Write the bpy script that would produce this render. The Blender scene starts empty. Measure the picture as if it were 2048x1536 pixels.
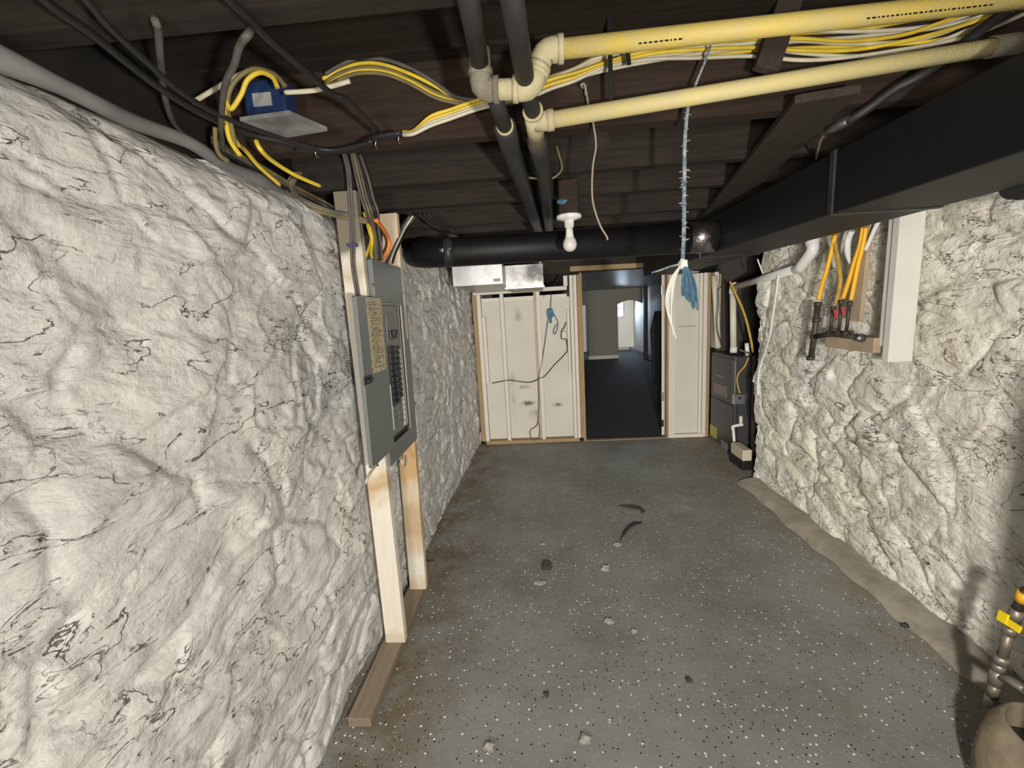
import bpy, bmesh, math, random
import numpy as np
from mathutils import Vector, Matrix

random.seed(7)
S = bpy.context.scene
COL = S.collection

# ------------------------------------------------------------------ camera
F, PITCH, YAW, ROLL, H = 862.0, math.radians(-9.4), math.radians(-3.8), math.radians(-3.3), 1.5
cp, sp, cy_, sy_ = math.cos(PITCH), math.sin(PITCH), math.cos(YAW), math.sin(YAW)
fwd = Vector((sy_*cp, cy_*cp, sp)); rt = Vector((cy_, -sy_, 0)); up = rt.cross(fwd)
r_ = math.cos(ROLL)*rt + math.sin(ROLL)*up
u_ = -math.sin(ROLL)*rt + math.cos(ROLL)*up
CM = Matrix((r_, u_, -fwd)).transposed()
cam = bpy.data.cameras.new('camera'); cam.sensor_width = 36; cam.lens = F/2048*36
cam.clip_start = 0.02; cam.clip_end = 100
co = bpy.data.objects.new('camera', cam); COL.objects.link(co)
M4 = CM.to_4x4(); M4.translation = (0, 0, H); co.matrix_world = M4
S.camera = co
CC = Vector((0, 0, H))

def at(px, py, x=None, y=None, z=None):
    """the real point on the plane x=, y= or z= seen at that place of the photograph"""
    d = CM @ Vector(((px-1024)/F, -(py-768)/F, -1.0))
    t = (x-CC.x)/d.x if x is not None else (y-CC.y)/d.y if y is not None else (z-CC.z)/d.z
    return CC + t*d

# ------------------------------------------------------------------ world, exposure, lamps
S.view_settings.view_transform = 'Standard'; S.view_settings.look = 'None'
S.view_settings.exposure = 0.0; S.view_settings.gamma = 1.0; S.view_settings.use_curve_mapping = False
w = bpy.data.worlds.new('world'); S.world = w; w.use_nodes = True
bg = w.node_tree.nodes['Background']; bg.inputs[0].default_value = (0.75, 0.85, 1, 1); bg.inputs[1].default_value = 0.01

def lamp(name, kind, loc, energy, color, size, falloff=None, rot=None, sy=None):
    l = bpy.data.lights.new(name, kind); l.energy = energy; l.color = color
    if kind == 'AREA':
        l.size = size
        if sy: l.shape = 'RECTANGLE'; l.size_y = sy
    else: l.shadow_soft_size = size
    if falloff:
        l.use_nodes = True; nt = l.node_tree
        em = next(n for n in nt.nodes if n.type == 'EMISSION')
        lf = nt.nodes.new('ShaderNodeLightFalloff'); lf.inputs['Strength'].default_value = 1.0
        if falloff == 'Soft':   # a lamp whose light thins out slower than a bare bulb's
            lf.inputs['Strength'].default_value = .5
            ad = nt.nodes.new('ShaderNodeMath'); nt.links.new(lf.outputs['Linear'], ad.inputs[0]); nt.links.new(lf.outputs['Constant'], ad.inputs[1])
            nt.links.new(ad.outputs[0], em.inputs['Strength'])
        else: nt.links.new(lf.outputs[falloff], em.inputs['Strength'])
    o = bpy.data.objects.new(name, l); COL.objects.link(o); o.location = loc
    if rot: o.rotation_euler = rot
    return o
# hand lamp held beside the camera, two added fill lights, daylight at the far window
lamp('hand_lamp', 'POINT', (0.32, -0.25, 1.36), 42, (1, .955, .87), .035, 'Soft')
lamp('rear_fill', 'POINT', (-0.25, -1.05, 1.3), 22, (1, .95, .86), .15, 'Soft')  # added fill from behind the camera, no known lamp there
lamp('corridor_fill', 'POINT', (0.25, 3.15, 1.66), 1.4, (1, .955, .88), .12, 'Linear')  # added fill for the far walls, no lamp hangs here
lamp('window_daylight', 'AREA', (2.72, 15.0, 1.42), 34, (.62, .78, 1), .6, rot=(math.radians(-78), 0, 0), sy=.5)
lamp('far_side_light', 'AREA', (3.15, 14.2, 1.5), 5, (.55, .75, 1), .8, rot=(0, math.radians(80), 0))  # bluish area light from the right, no side window is built

# ------------------------------------------------------------------ materials
def mat(name, col, rough=.6, metal=0., bump=0., bscale=60., var=0., vscale=8., col2=None, spec=.5, coat=None, spots=None):
    m = bpy.data.materials.new(name); m.use_nodes = True; nt = m.node_tree; N = nt.nodes; L = nt.links
    b = N['Principled BSDF']; b.inputs['Roughness'].default_value = rough; b.inputs['Metallic'].default_value = metal
    b.inputs['Specular IOR Level'].default_value = spec
    c4 = (*col, 1)
    b.inputs['Base Color'].default_value = c4
    tc = N.new('ShaderNodeTexCoord')
    out = None
    if var or col2:
        n = N.new('ShaderNodeTexNoise'); n.inputs['Scale'].default_value = vscale; n.inputs['Detail'].default_value = 6
        L.new(tc.outputs['Object'], n.inputs['Vector'])
        r = N.new('ShaderNodeValToRGB'); r.color_ramp.elements[0].position = .35; r.color_ramp.elements[1].position = .68
        r.color_ramp.elements[0].color = c4
        c2 = col2 if col2 else tuple(max(0, c*(1-var)) for c in col)
        r.color_ramp.elements[1].color = (*c2, 1)
        L.new(n.outputs['Fac'], r.inputs['Fac']); out = r.outputs['Color']
    if spots:
        sc, amt, cs = spots
        n2 = N.new('ShaderNodeTexNoise'); n2.inputs['Scale'].default_value = sc; n2.inputs['Detail'].default_value = 3
        L.new(tc.outputs['Object'], n2.inputs['Vector'])
        r2 = N.new('ShaderNodeValToRGB'); r2.color_ramp.elements[0].position = amt; r2.color_ramp.elements[1].position = amt+.08
        L.new(n2.outputs['Fac'], r2.inputs['Fac'])
        mx = N.new('ShaderNodeMix'); mx.data_type = 'RGBA'
        L.new(r2.outputs['Color'], mx.inputs[0])
        if out: L.new(out, mx.inputs[6])
        else: mx.inputs[6].default_value = c4
        mx.inputs[7].default_value = (*cs, 1); out = mx.outputs[2]
    if out: L.new(out, b.inputs['Base Color'])
    if bump:
        n = N.new('ShaderNodeTexNoise'); n.inputs['Scale'].default_value = bscale; n.inputs['Detail'].default_value = 5
        L.new(tc.outputs['Object'], n.inputs['Vector'])
        bp = N.new('ShaderNodeBump'); bp.inputs['Strength'].default_value = bump; bp.inputs['Distance'].default_value = .004
        L.new(n.outputs['Fac'], bp.inputs['Height']); L.new(bp.outputs['Normal'], b.inputs['Normal'])
    return m

def wood_mat(name, c1, c2, axis=2, rough=.75, scale=14., stain=None):
    """grain stretched along one axis"""
    m = bpy.data.materials.new(name); m.use_nodes = True; nt = m.node_tree; N = nt.nodes; L = nt.links
    b = N['Principled BSDF']; b.inputs['Roughness'].default_value = rough; b.inputs['Specular IOR Level'].default_value = .25
    tc = N.new('ShaderNodeTexCoord'); mp = N.new('ShaderNodeMapping')
    s = [scale*3]*3; s[axis] = scale*.18; mp.inputs['Scale'].default_value = s
    L.new(tc.outputs['Object'], mp.inputs['Vector'])
    n = N.new('ShaderNodeTexNoise'); n.inputs['Scale'].default_value = 1.6; n.inputs['Detail'].default_value = 7; n.inputs['Roughness'].default_value = .65
    L.new(mp.outputs['Vector'], n.inputs['Vector'])
    r = N.new('ShaderNodeValToRGB'); r.color_ramp.elements[0].position = .32; r.color_ramp.elements[1].position = .7
    r.color_ramp.elements[0].color = (*c1, 1); r.color_ramp.elements[1].color = (*c2, 1)
    L.new(n.outputs['Fac'], r.inputs['Fac']); out = r.outputs['Color']
    if stain:
        sc, pos, cs = stain
        n2 = N.new('ShaderNodeTexNoise'); n2.inputs['Scale'].default_value = sc; n2.inputs['Detail'].default_value = 4
        L.new(tc.outputs['Object'], n2.inputs['Vector'])
        r2 = N.new('ShaderNodeValToRGB'); r2.color_ramp.elements[0].position = pos; r2.color_ramp.elements[1].position = pos+.14
        L.new(n2.outputs['Fac'], r2.inputs['Fac'])
        mx = N.new('ShaderNodeMix'); mx.data_type = 'RGBA'
        L.new(r2.outputs['Color'], mx.inputs[0]); L.new(out, mx.inputs[6]); mx.inputs[7].default_value = (*cs, 1)
        out = mx.outputs[2]
    L.new(out, b.inputs['Base Color'])
    bp = N.new('ShaderNodeBump'); bp.inputs['Strength'].default_value = .35; bp.inputs['Distance'].default_value = .003
    L.new(n.outputs['Fac'], bp.inputs['Height']); L.new(bp.outputs['Normal'], b.inputs['Normal'])
    return m

def zstain(m, bands, zoff):
    """adds stains (z0, z1, colour, strength) along the height of a standing board, edges broken by noise"""
    nt = m.node_tree; N = nt.nodes; L = nt.links; b = N['Principled BSDF']
    src = b.inputs['Base Color'].links[0].from_socket
    tc = N.new('ShaderNodeTexCoord'); sx = N.new('ShaderNodeSeparateXYZ'); L.new(tc.outputs['Object'], sx.inputs[0])
    n = N.new('ShaderNodeTexNoise'); n.inputs['Scale'].default_value = 9; n.inputs['Detail'].default_value = 5; L.new(tc.outputs['Object'], n.inputs['Vector'])
    ma = N.new('ShaderNodeMath'); ma.operation = 'MULTIPLY_ADD'; L.new(n.outputs['Fac'], ma.inputs[0]); ma.inputs[1].default_value = .22; L.new(sx.outputs[2], ma.inputs[2])
    for z0, z1, col, st in bands:
        r = N.new('ShaderNodeMapRange'); r.inputs[1].default_value = z0+.11-zoff; r.inputs[2].default_value = z0+.18-zoff; L.new(ma.outputs[0], r.inputs[0])
        r2 = N.new('ShaderNodeMapRange'); r2.inputs[1].default_value = z1+.11-zoff; r2.inputs[2].default_value = z1+.04-zoff; L.new(ma.outputs[0], r2.inputs[0])
        mu = N.new('ShaderNodeMath'); mu.operation = 'MULTIPLY'; L.new(r.outputs[0], mu.inputs[0]); L.new(r2.outputs[0], mu.inputs[1])
        m2 = N.new('ShaderNodeMath'); m2.operation = 'MULTIPLY'; m2.inputs[1].default_value = st; L.new(mu.outputs[0], m2.inputs[0])
        mx = N.new('ShaderNodeMix'); mx.data_type = 'RGBA'; L.new(m2.outputs[0], mx.inputs[0]); L.new(src, mx.inputs[6]); mx.inputs[7].default_value = (*col, 1)
        src = mx.outputs[2]
    L.new(src, b.inputs['Base Color'])

def plaster_mat(name, base, alt, grime, grime_pos, crack_amt, warm, crack_pos=.555, rough=.42, scr=.57):
    m = bpy.data.materials.new(name); m.use_nodes = True; nt = m.node_tree; N = nt.nodes; L = nt.links
    b = N['Principled BSDF']; b.inputs['Roughness'].default_value = .62; b.inputs['Specular IOR Level'].default_value = .3
    tc = N.new('ShaderNodeTexCoord')
    def noise(sc, det=6, rough=.55, vec=None, dist=0):
        n = N.new('ShaderNodeTexNoise'); n.inputs['Scale'].default_value = sc; n.inputs['Detail'].default_value = det
        n.inputs['Roughness'].default_value = rough; n.inputs['Distortion'].default_value = dist
        L.new(vec or tc.outputs['Object'], n.inputs['Vector']); return n
    def ramp(src, p0, p1, c0=(0, 0, 0), c1=(1, 1, 1)):
        r = N.new('ShaderNodeValToRGB'); r.color_ramp.elements[0].position = p0; r.color_ramp.elements[1].position = p1
        r.color_ramp.elements[0].color = (*c0, 1); r.color_ramp.elements[1].color = (*c1, 1)
        L.new(src, r.inputs['Fac']); return r.outputs['Color']
    def mix(f, a, bb, mode='MIX'):
        x = N.new('ShaderNodeMix'); x.data_type = 'RGBA'; x.blend_type = mode
        if isinstance(f, float): x.inputs[0].default_value = f
        else: L.new(f, x.inputs[0])
        for i, v in ((6, a), (7, bb)):
            if isinstance(v, tuple): x.inputs[i].default_value = (*v, 1)
            else: L.new(v, x.inputs[i])
        return x.outputs[2]
    c = ramp(noise(2.3, 5).outputs['Fac'], .38, .66, base, alt)
    c = mix(ramp(noise(6.5, 7, .62, dist=1.2).outputs['Fac'], .52, .66), c, tuple(v*.84 for v in alt))
    c = mix(ramp(noise(1.1, 4, .6).outputs['Fac'], .5, .72), c, warm)
    g = ramp(noise(4.2, 9, .72, dist=.6).outputs['Fac'], grime_pos, grime_pos+.16)
    c = mix(g, c, grime)
    # layered trowel smears: a slow height field cut into lips, some lips open into thin cracks, crevice shade and dirt coloured dark
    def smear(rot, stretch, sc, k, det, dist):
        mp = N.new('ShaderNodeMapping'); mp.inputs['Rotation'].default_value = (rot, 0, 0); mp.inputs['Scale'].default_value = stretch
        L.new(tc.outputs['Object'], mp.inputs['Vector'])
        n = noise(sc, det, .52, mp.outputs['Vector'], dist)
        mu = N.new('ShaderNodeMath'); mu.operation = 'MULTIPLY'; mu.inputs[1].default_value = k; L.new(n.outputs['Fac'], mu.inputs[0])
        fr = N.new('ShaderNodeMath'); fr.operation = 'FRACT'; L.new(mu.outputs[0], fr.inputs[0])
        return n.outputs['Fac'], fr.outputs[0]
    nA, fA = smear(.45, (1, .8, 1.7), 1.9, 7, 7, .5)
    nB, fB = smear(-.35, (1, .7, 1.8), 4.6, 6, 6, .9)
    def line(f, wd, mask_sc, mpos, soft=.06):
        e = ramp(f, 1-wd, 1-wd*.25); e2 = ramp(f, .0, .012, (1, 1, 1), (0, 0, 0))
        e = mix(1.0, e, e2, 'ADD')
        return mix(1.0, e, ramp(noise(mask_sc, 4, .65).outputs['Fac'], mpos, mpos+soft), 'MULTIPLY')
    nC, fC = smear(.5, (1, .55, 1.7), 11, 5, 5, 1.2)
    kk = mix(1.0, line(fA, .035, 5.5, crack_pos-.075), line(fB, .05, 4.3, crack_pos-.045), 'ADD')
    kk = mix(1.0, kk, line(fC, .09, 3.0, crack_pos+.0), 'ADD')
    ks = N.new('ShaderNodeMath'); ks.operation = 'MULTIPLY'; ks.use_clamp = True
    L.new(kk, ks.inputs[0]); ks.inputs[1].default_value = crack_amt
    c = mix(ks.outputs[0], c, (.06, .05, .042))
    # brown speckled scrapes
    mp = N.new('ShaderNodeMapping'); mp.inputs['Rotation'].default_value = (.4, 0, 0); mp.inputs['Scale'].default_value = (1, .45, 1.6)
    L.new(tc.outputs['Object'], mp.inputs['Vector'])
    sp = ramp(noise(38, 4, .7, mp.outputs['Vector']).outputs['Fac'], .57, .63)
    pm = ramp(noise(3.3, 4, .6).outputs['Fac'], scr, scr+.09)
    c = mix(mix(1.0, sp, pm, 'MULTIPLY'), c, (.11, .085, .068))
    L.new(c, b.inputs['Base Color'])
    n1 = noise(14, 9, .64, dist=.7); n2 = noise(70, 5, .62)
    def bump(h, st, dist, prev=None):
        bp = N.new('ShaderNodeBump'); bp.inputs['Strength'].default_value = st; bp.inputs['Distance'].default_value = dist
        L.new(h, bp.inputs['Height'])
        if prev: L.new(prev, bp.inputs['Normal'])
        return bp.outputs['Normal']
    nn = bump(fA, .75, .012)
    nn = bump(fB, .65, .007, nn)
    nn = bump(fC, .4, .004, nn)
    nn = bump(n1.outputs['Fac'], rough, .016, nn)
    nn = bump(n2.outputs['Fac'], .45, .004, nn)
    inv = N.new('ShaderNodeMath'); inv.operation = 'SUBTRACT'; inv.inputs[0].default_value = 1; L.new(ks.outputs[0], inv.inputs[1])
    nn = bump(inv.outputs[0], .6, .008, nn)
    L.new(nn, b.inputs['Normal'])
    return m

def floor_mat():
    m = bpy.data.materials.new('grey floor paint with flecks'); m.use_nodes = True; nt = m.node_tree; N = nt.nodes; L = nt.links
    b = N['Principled BSDF']; b.inputs['Specular IOR Level'].default_value = .18
    tc = N.new('ShaderNodeTexCoord')
    def noise(sc, det=6, rough=.55):
        n = N.new('ShaderNodeTexNoise'); n.inputs['Scale'].default_value = sc; n.inputs['Detail'].default_value = det
        n.inputs['Roughness'].default_value = rough; L.new(tc.outputs['Object'], n.inputs['Vector']); return n.outputs['Fac']
    def ramp(src, p0, p1, c0=(0, 0, 0), c1=(1, 1, 1)):
        r = N.new('ShaderNodeValToRGB'); r.color_ramp.elements[0].position = p0; r.color_ramp.elements[1].position = p1
        r.color_ramp.elements[0].color = (*c0, 1); r.color_ramp.elements[1].color = (*c1, 1)
        L.new(src, r.inputs['Fac']); return r.outputs['Color']
    def mix(f, a, bb, mode='MIX'):
        x = N.new('ShaderNodeMix'); x.data_type = 'RGBA'; x.blend_type = mode
        L.new(f, x.inputs[0])
        for i, v in ((6, a), (7, bb)):
            if isinstance(v, tuple): x.inputs[i].default_value = (*v, 1)
            else: L.new(v, x.inputs[i])
        return x.outputs[2]
    c = ramp(noise(1.6, 6, .6), .35, .7, (.235, .238, .226), (.165, .162, .145))
    c = mix(ramp(noise(3.1, 7, .65), .56, .74), c, (.165, .15, .118))
    # brown damp patch beside the sole plate
    def fleck(sc, thr, keep, col, c, sq):
        mp = N.new('ShaderNodeMapping'); mp.inputs['Scale'].default_value = sq; L.new(tc.outputs['Object'], mp.inputs['Vector'])
        v = N.new('ShaderNodeTexVoronoi'); v.inputs['Scale'].default_value = sc; L.new(mp.outputs['Vector'], v.inputs['Vector'])
        d = ramp(v.outputs['Distance'], thr, thr+.03, (1, 1, 1), (0, 0, 0))
        sep = N.new('ShaderNodeSeparateColor'); L.new(v.outputs['Color'], sep.inputs[0])
        k = ramp(sep.outputs[0], keep, keep+.01)
        f = N.new('ShaderNodeMath'); f.operation = 'MULTIPLY'; L.new(d, f.inputs[0]); L.new(k, f.inputs[1])
        return mix(f.outputs[0], c, col)
    sx = N.new('ShaderNodeSeparateXYZ'); L.new(tc.outputs['Object'], sx.inputs[0])
    def near(sock, v0, v1, amt):     # dirt trodden in along a wall foot, broken up by noise
        mr = N.new('ShaderNodeMapRange'); mr.inputs[1].default_value = v0; mr.inputs[2].default_value = v1; L.new(sock, mr.inputs[0])
        ml = N.new('ShaderNodeMath'); ml.operation = 'MULTIPLY'; L.new(mr.outputs[0], ml.inputs[0]); L.new(ramp(noise(4.5, 6, .65), .34, .62), ml.inputs[1])
        m2 = N.new('ShaderNodeMath'); m2.operation = 'MULTIPLY'; m2.inputs[1].default_value = amt; L.new(ml.outputs[0], m2.inputs[0]); return m2.outputs[0]
    c = mix(near(sx.outputs[0], 1.38, 1.62, .9), c, (.20, .165, .115))
    c = mix(near(sx.outputs[0], -.28, -.62, 1.0), c, (.13, .10, .066))
    c = fleck(50, .20, .79, (.74, .74, .70), c, (1, 1, 1))
    c = fleck(105, .22, .80, (.40, .41, .40), c, (1.1, .9, 1))
    c = fleck(70, .22, .78, (.012, .012, .012), c, (.95, 1.1, 1))
    L.new(c, b.inputs['Base Color'])
    L.new(ramp(noise(5, 4), .3, .7, (.48,)*3, (.72,)*3), b.inputs['Roughness'])
    def bump(h, st, dist, prev=None):
        bp = N.new('ShaderNodeBump'); bp.inputs['Strength'].default_value = st; bp.inputs['Distance'].default_value = dist
        L.new(h, bp.inputs['Height'])
        if prev: L.new(prev, bp.inputs['Normal'])
        return bp.outputs['Normal']
    nn = bump(noise(9, 7, .6), .5, .012); nn = bump(noise(60, 4), .35, .003, nn)
    L.new(nn, b.inputs['Normal'])
    return m

def emit_mat(name, col, st):
    m = bpy.data.materials.new(name); m.use_nodes = True; nt = m.node_tree
    b = nt.nodes['Principled BSDF']; b.inputs['Emission Color'].default_value = (*col, 1); b.inputs['Emission Strength'].default_value = st
    b.inputs['Base Color'].default_value = (.6, .7, .8, 1)
    return m

MT = dict(
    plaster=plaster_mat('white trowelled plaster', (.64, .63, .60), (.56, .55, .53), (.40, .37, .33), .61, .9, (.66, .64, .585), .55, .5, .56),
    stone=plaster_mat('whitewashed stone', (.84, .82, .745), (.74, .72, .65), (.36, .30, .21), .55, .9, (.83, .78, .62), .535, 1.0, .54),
    
    floor=floor_mat(),
    curb=mat('bare concrete', (.34, .31, .25), .9, bump=.8, bscale=40, col2=(.22, .2, .16), vscale=9),
    joist=wood_mat('old sooty joist wood', (.012, .010, .0085), (.030, .023, .018), 0, .85, stain=(5, .64, (.05, .038, .027))),
    joistbrown=wood_mat('brown joist wood', (.020, .0125, .009), (.040, .025, .017), 0, .85, stain=(4, .64, (.06, .04, .028))),
    subfloor=wood_mat('old brown floor boards', (.012, .009, .007), (.028, .019, .014), 0, .9),
    timber=wood_mat('brown timber', (.03, .024, .019), (.055, .043, .033), 1, .85, stain=(6, .62, (.018, .014, .011))),
    post=wood_mat('white painted post wood', (.72, .68, .60), (.66, .60, .50), 2, .6, stain=(4.5, .60, (.42, .27, .13))),
    post2=wood_mat('patchy painted post wood', (.62, .54, .43), (.54, .41, .27), 2, .65, stain=(5.5, .57, (.72, .69, .62))),
    plate=wood_mat('raw sole plate wood', (.25, .20, .14), (.18, .14, .10), 1, .8, stain=(22, .70, (.05, .045, .04))),
    white=mat('white paint', (.64, .63, .59), .6, bump=.25, bscale=30, var=.08, vscale=6),
    whiteframe=wood_mat('white painted framing', (.55, .51, .46), (.48, .44, .39), 2, .6, stain=(7, .64, (.36, .24, .14))),
    sheet=mat('white board sheathing', (.47, .45, .395), .7, bump=.2, bscale=18, var=.10, vscale=3, spots=(2.6, .66, (.30, .285, .26))),
    rawwood=wood_mat('yellow raw lumber', (.30, .215, .12), (.22, .15, .075), 2, .75),
    greymetal=mat('grey enamel steel', (.175, .19, .185), .42, .15, bump=.05, bscale=25, var=.06, vscale=4),
    greydark=mat('grey enamel steel inner', (.20, .21, .205), .4, .2),
    black=mat('black plastic', (.012, .012, .013), .4),
    label=mat('yellowed paper label', (.50, .43, .27), .8, spots=(90, .56, (.12, .10, .07))),
    paper=mat('white paper strip', (.72, .71, .67), .7),
    sticker=mat('pale sticker', (.30, .29, .29), .7),
    steel=mat('screw steel', (.55, .55, .53), .3, 1.),
    galv=mat('galvanised sheet', (.42, .42, .43), .38, .85, bump=.12, bscale=30, var=.25, vscale=9),
    galvdull=mat('dull grey metal plate', (.34, .34, .345), .6, .35, bump=.3, bscale=14, col2=(.12, .12, .12), vscale=11),
    galvblack=mat('half blackened sheet metal', (.30, .29, .285), .4, .8, col2=(.05, .05, .05), vscale=6, bump=.15, bscale=30),
    duct=mat('black painted duct', (.007, .0068, .0075), .55, .0, spec=.3, bump=.12, bscale=12, var=.2, vscale=5),
    ductband=mat('worn seam metal', (.05, .05, .052), .45, .3, col2=(.02, .02, .02), vscale=14),
    foil=mat('crumpled foil tape', (.34, .30, .31), .28, .95, bump=.9, bscale=55, var=.4, vscale=30),
    blackpipe=mat('dusty black pipe', (.013, .0125, .0125), .6, bump=.2, bscale=60, col2=(.024, .0225, .021), vscale=10),
    dustpipe=mat('dusty grey fitting', (.24, .215, .16), .85, bump=.5, bscale=120, col2=(.14, .125, .10), vscale=24),
    yellowpipe=mat('yellow plastic pipe', (.60, .45, .10), .6, bump=.25, bscale=160, col2=(.52, .42, .17), vscale=22),
    creampipe=mat('cream plastic pipe', (.60, .50, .21), .65, bump=.25, bscale=160, col2=(.55, .47, .25), vscale=22),
    creamfit=mat('cream dusty fitting', (.50, .44, .27), .8, bump=.4, bscale=120, col2=(.40, .35, .22), vscale=30),
    cabyel=mat('yellow cable sheath', (.72, .52, .045), .5, var=.25, vscale=14),
    cabwhite=mat('off white cable sheath', (.58, .53, .40), .55, var=.2, vscale=14),
    cabgrey=mat('dusty grey cable sheath', (.11, .10, .088), .6, col2=(.07, .062, .054), vscale=20),
    cabolive=mat('dusty yellowed cable sheath', (.20, .16, .055), .6, col2=(.11, .09, .05), vscale=16),
    cabblack=mat('black cable sheath', (.012, .011, .011), .5),
    caborange=mat('orange cable sheath', (.75, .20, .03), .5),
    wire=mat('thin tan wire', (.30, .26, .19), .6),
    blue=mat('blue plastic box', (.012, .03, .10), .5, var=.2, vscale=6),
    bluestaple=mat('dark blue clip', (.05, .05, .13), .5),
    pvc=mat('white pvc', (.66, .655, .63), .45, var=.05, vscale=8),
    pvcdirty=mat('speckled pvc', (.56, .53, .44), .6, spots=(110, .62, (.22, .17, .10))),
    porcelain=mat('white porcelain', (.78, .77, .72), .25),
    bulb=mat('frosted bulb glass', (.66, .63, .60), .22),
    rope=mat('blue white braided rope', (.36, .39, .40), .9, col2=(.05, .10, .17), vscale=70, bump=.8, bscale=200),
    ropewhite=mat('white rope strand', (.72, .71, .67), .9),
    ropeblue=mat('blue rope strand', (.035, .10, .18), .9, col2=(.10, .19, .27), vscale=60),
    flex=mat('yellow coated gas tube', (.80, .42, .02), .45, bump=.3, bscale=200),
    flexdull=mat('dusty gas tube', (.50, .30, .05), .6, var=.3, vscale=30),
    iron=mat('black iron pipe', (.05, .042, .036), .55, .4, bump=.4, bscale=60, col2=(.085, .075, .06), vscale=30),
    ironbright=mat('greyed iron pipe', (.27, .245, .20), .45, .5, bump=.4, bscale=60, col2=(.14, .125, .10), vscale=24),
    red=mat('red valve handle', (.50, .06, .08), .5),
    yellowlever=mat('yellow valve lever', (.85, .60, .005), .4),
    board=mat('board wood', (.42, .33, .22), .8, bump=.3, bscale=20, col2=(.30, .235, .16), vscale=5),
    furnace=mat('charcoal furnace enamel', (.045, .046, .047), .42, .1, var=.1, vscale=3),
    pink=mat('pinkish warning label', (.22, .17, .165), .7, spots=(70, .58, (.09, .07, .07))),
    greylabel=mat('grey rating label', (.16, .16, .15), .7),
    energy=mat('yellow green sticker', (.34, .33, .05), .6, spots=(60, .62, (.10, .10, .03))),
    beige=mat('beige plastic pump', (.50, .46, .35), .5),
    tan=mat('dirty tan clay', (.30, .245, .16), .9, bump=1.0, bscale=22, col2=(.17, .14, .10), vscale=12),
    rubble=mat('grey rubble', (.36, .345, .31), .95, bump=1., bscale=60, col2=(.20, .19, .17), vscale=40),
    flake=mat('dark lifted paint', (.035, .035, .034), .8, bump=.5, bscale=60),
    tank=mat('beige tank enamel', (.30, .29, .27), .4),
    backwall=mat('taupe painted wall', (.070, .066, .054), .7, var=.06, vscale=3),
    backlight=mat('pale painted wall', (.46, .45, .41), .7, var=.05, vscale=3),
    backfloor=mat('dark carpet floor', (.03, .031, .035), .9, bump=.15, bscale=10),
    backceil=mat('grey painted ceiling', (.26, .26, .28), .4, bump=.2, bscale=6),
    baseb=mat('pale baseboard', (.22, .215, .20), .6),
    darkpost=mat('dark brown post', (.02, .016, .014), .6),
    cloth=mat('dark coat cloth', (.008, .010, .012), .9),
    sky=emit_mat('daylit glass', (.80, .90, 1.0), 2.2),
    muntin=mat('window bar paint', (.10, .11, .12), .5),
    nearblack=mat('dark rough wall', (.03, .027, .024), .9, bump=.5, bscale=20),  # near-black walls; also stands in for shade in the vessel mouth
    blackwood=mat('black sill wood', (.011, .0095, .009), .9, bump=.8, bscale=9, col2=(.02, .016, .013), vscale=6, spec=.2),
    mortar=mat('smooth mortar bead', (.10, .098, .098), .8, bump=.4, bscale=20, col2=(.20, .195, .19), vscale=5),
)

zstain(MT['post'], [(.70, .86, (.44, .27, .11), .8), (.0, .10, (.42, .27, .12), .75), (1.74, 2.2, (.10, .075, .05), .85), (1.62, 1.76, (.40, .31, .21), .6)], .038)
zstain(MT['post2'], [(.62, .88, (.48, .29, .12), .8), (.30, .58, (.44, .30, .17), .7), (.06, .28, (.70, .67, .60), .8)], .038)

def smudges_and_shading(m, spots, col):
    """sooty smears and painted shading on a board at given places (centre, half width, half height)"""
    nt = m.node_tree; N = nt.nodes; L = nt.links; b = N['Principled BSDF']
    src = b.inputs['Base Color'].links[0].from_socket; g = N.new('ShaderNodeNewGeometry')
    n = N.new('ShaderNodeTexNoise'); n.inputs['Scale'].default_value = 14; n.inputs['Detail'].default_value = 6; L.new(g.outputs['Position'], n.inputs['Vector'])
    for c, rx, rz, st in spots:
        mp = N.new('ShaderNodeMapping'); mp.vector_type = 'TEXTURE'; mp.inputs['Location'].default_value = c; mp.inputs['Scale'].default_value = (rx, 1, rz)
        L.new(g.outputs['Position'], mp.inputs['Vector'])
        gr = N.new('ShaderNodeTexGradient'); gr.gradient_type = 'QUADRATIC_SPHERE'; L.new(mp.outputs['Vector'], gr.inputs['Vector'])
        mu = N.new('ShaderNodeMath'); mu.operation = 'MULTIPLY'; L.new(gr.outputs['Fac'], mu.inputs[0])
        r = N.new('ShaderNodeMapRange'); r.inputs[1].default_value = .3; r.inputs[2].default_value = .6; r.inputs[4].default_value = st; L.new(n.outputs['Fac'], r.inputs[0]); L.new(r.outputs[0], mu.inputs[1])
        mu.use_clamp = True
        mx = N.new('ShaderNodeMix'); mx.data_type = 'RGBA'; L.new(mu.outputs[0], mx.inputs[0]); L.new(src, mx.inputs[6]); mx.inputs[7].default_value = (*col, 1); src = mx.outputs[2]
    L.new(src, b.inputs['Base Color'])
def p8(cx, cy): return tuple(at(940+cx/4.516, 560+cy/4.516, y=4.89))
smudges_and_shading(MT['sheet'], [(p8(490, 965), .09, .035, 2.2), (p8(525, 1110), .12, .05, 2.6), (p8(480, 1140), .07, .04, 1.6), (p8(785, 1125), .10, .04, 2.0), (p8(600, 1210), .16, .12, .8), (p8(400, 1100), .05, .3, .7), (p8(430, 330), .10, .16, .6), (p8(380, 900), .07, .14, .6)], (.09, .09, .085))  # the wide faint spot at lower middle is shading put in as colour

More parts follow.
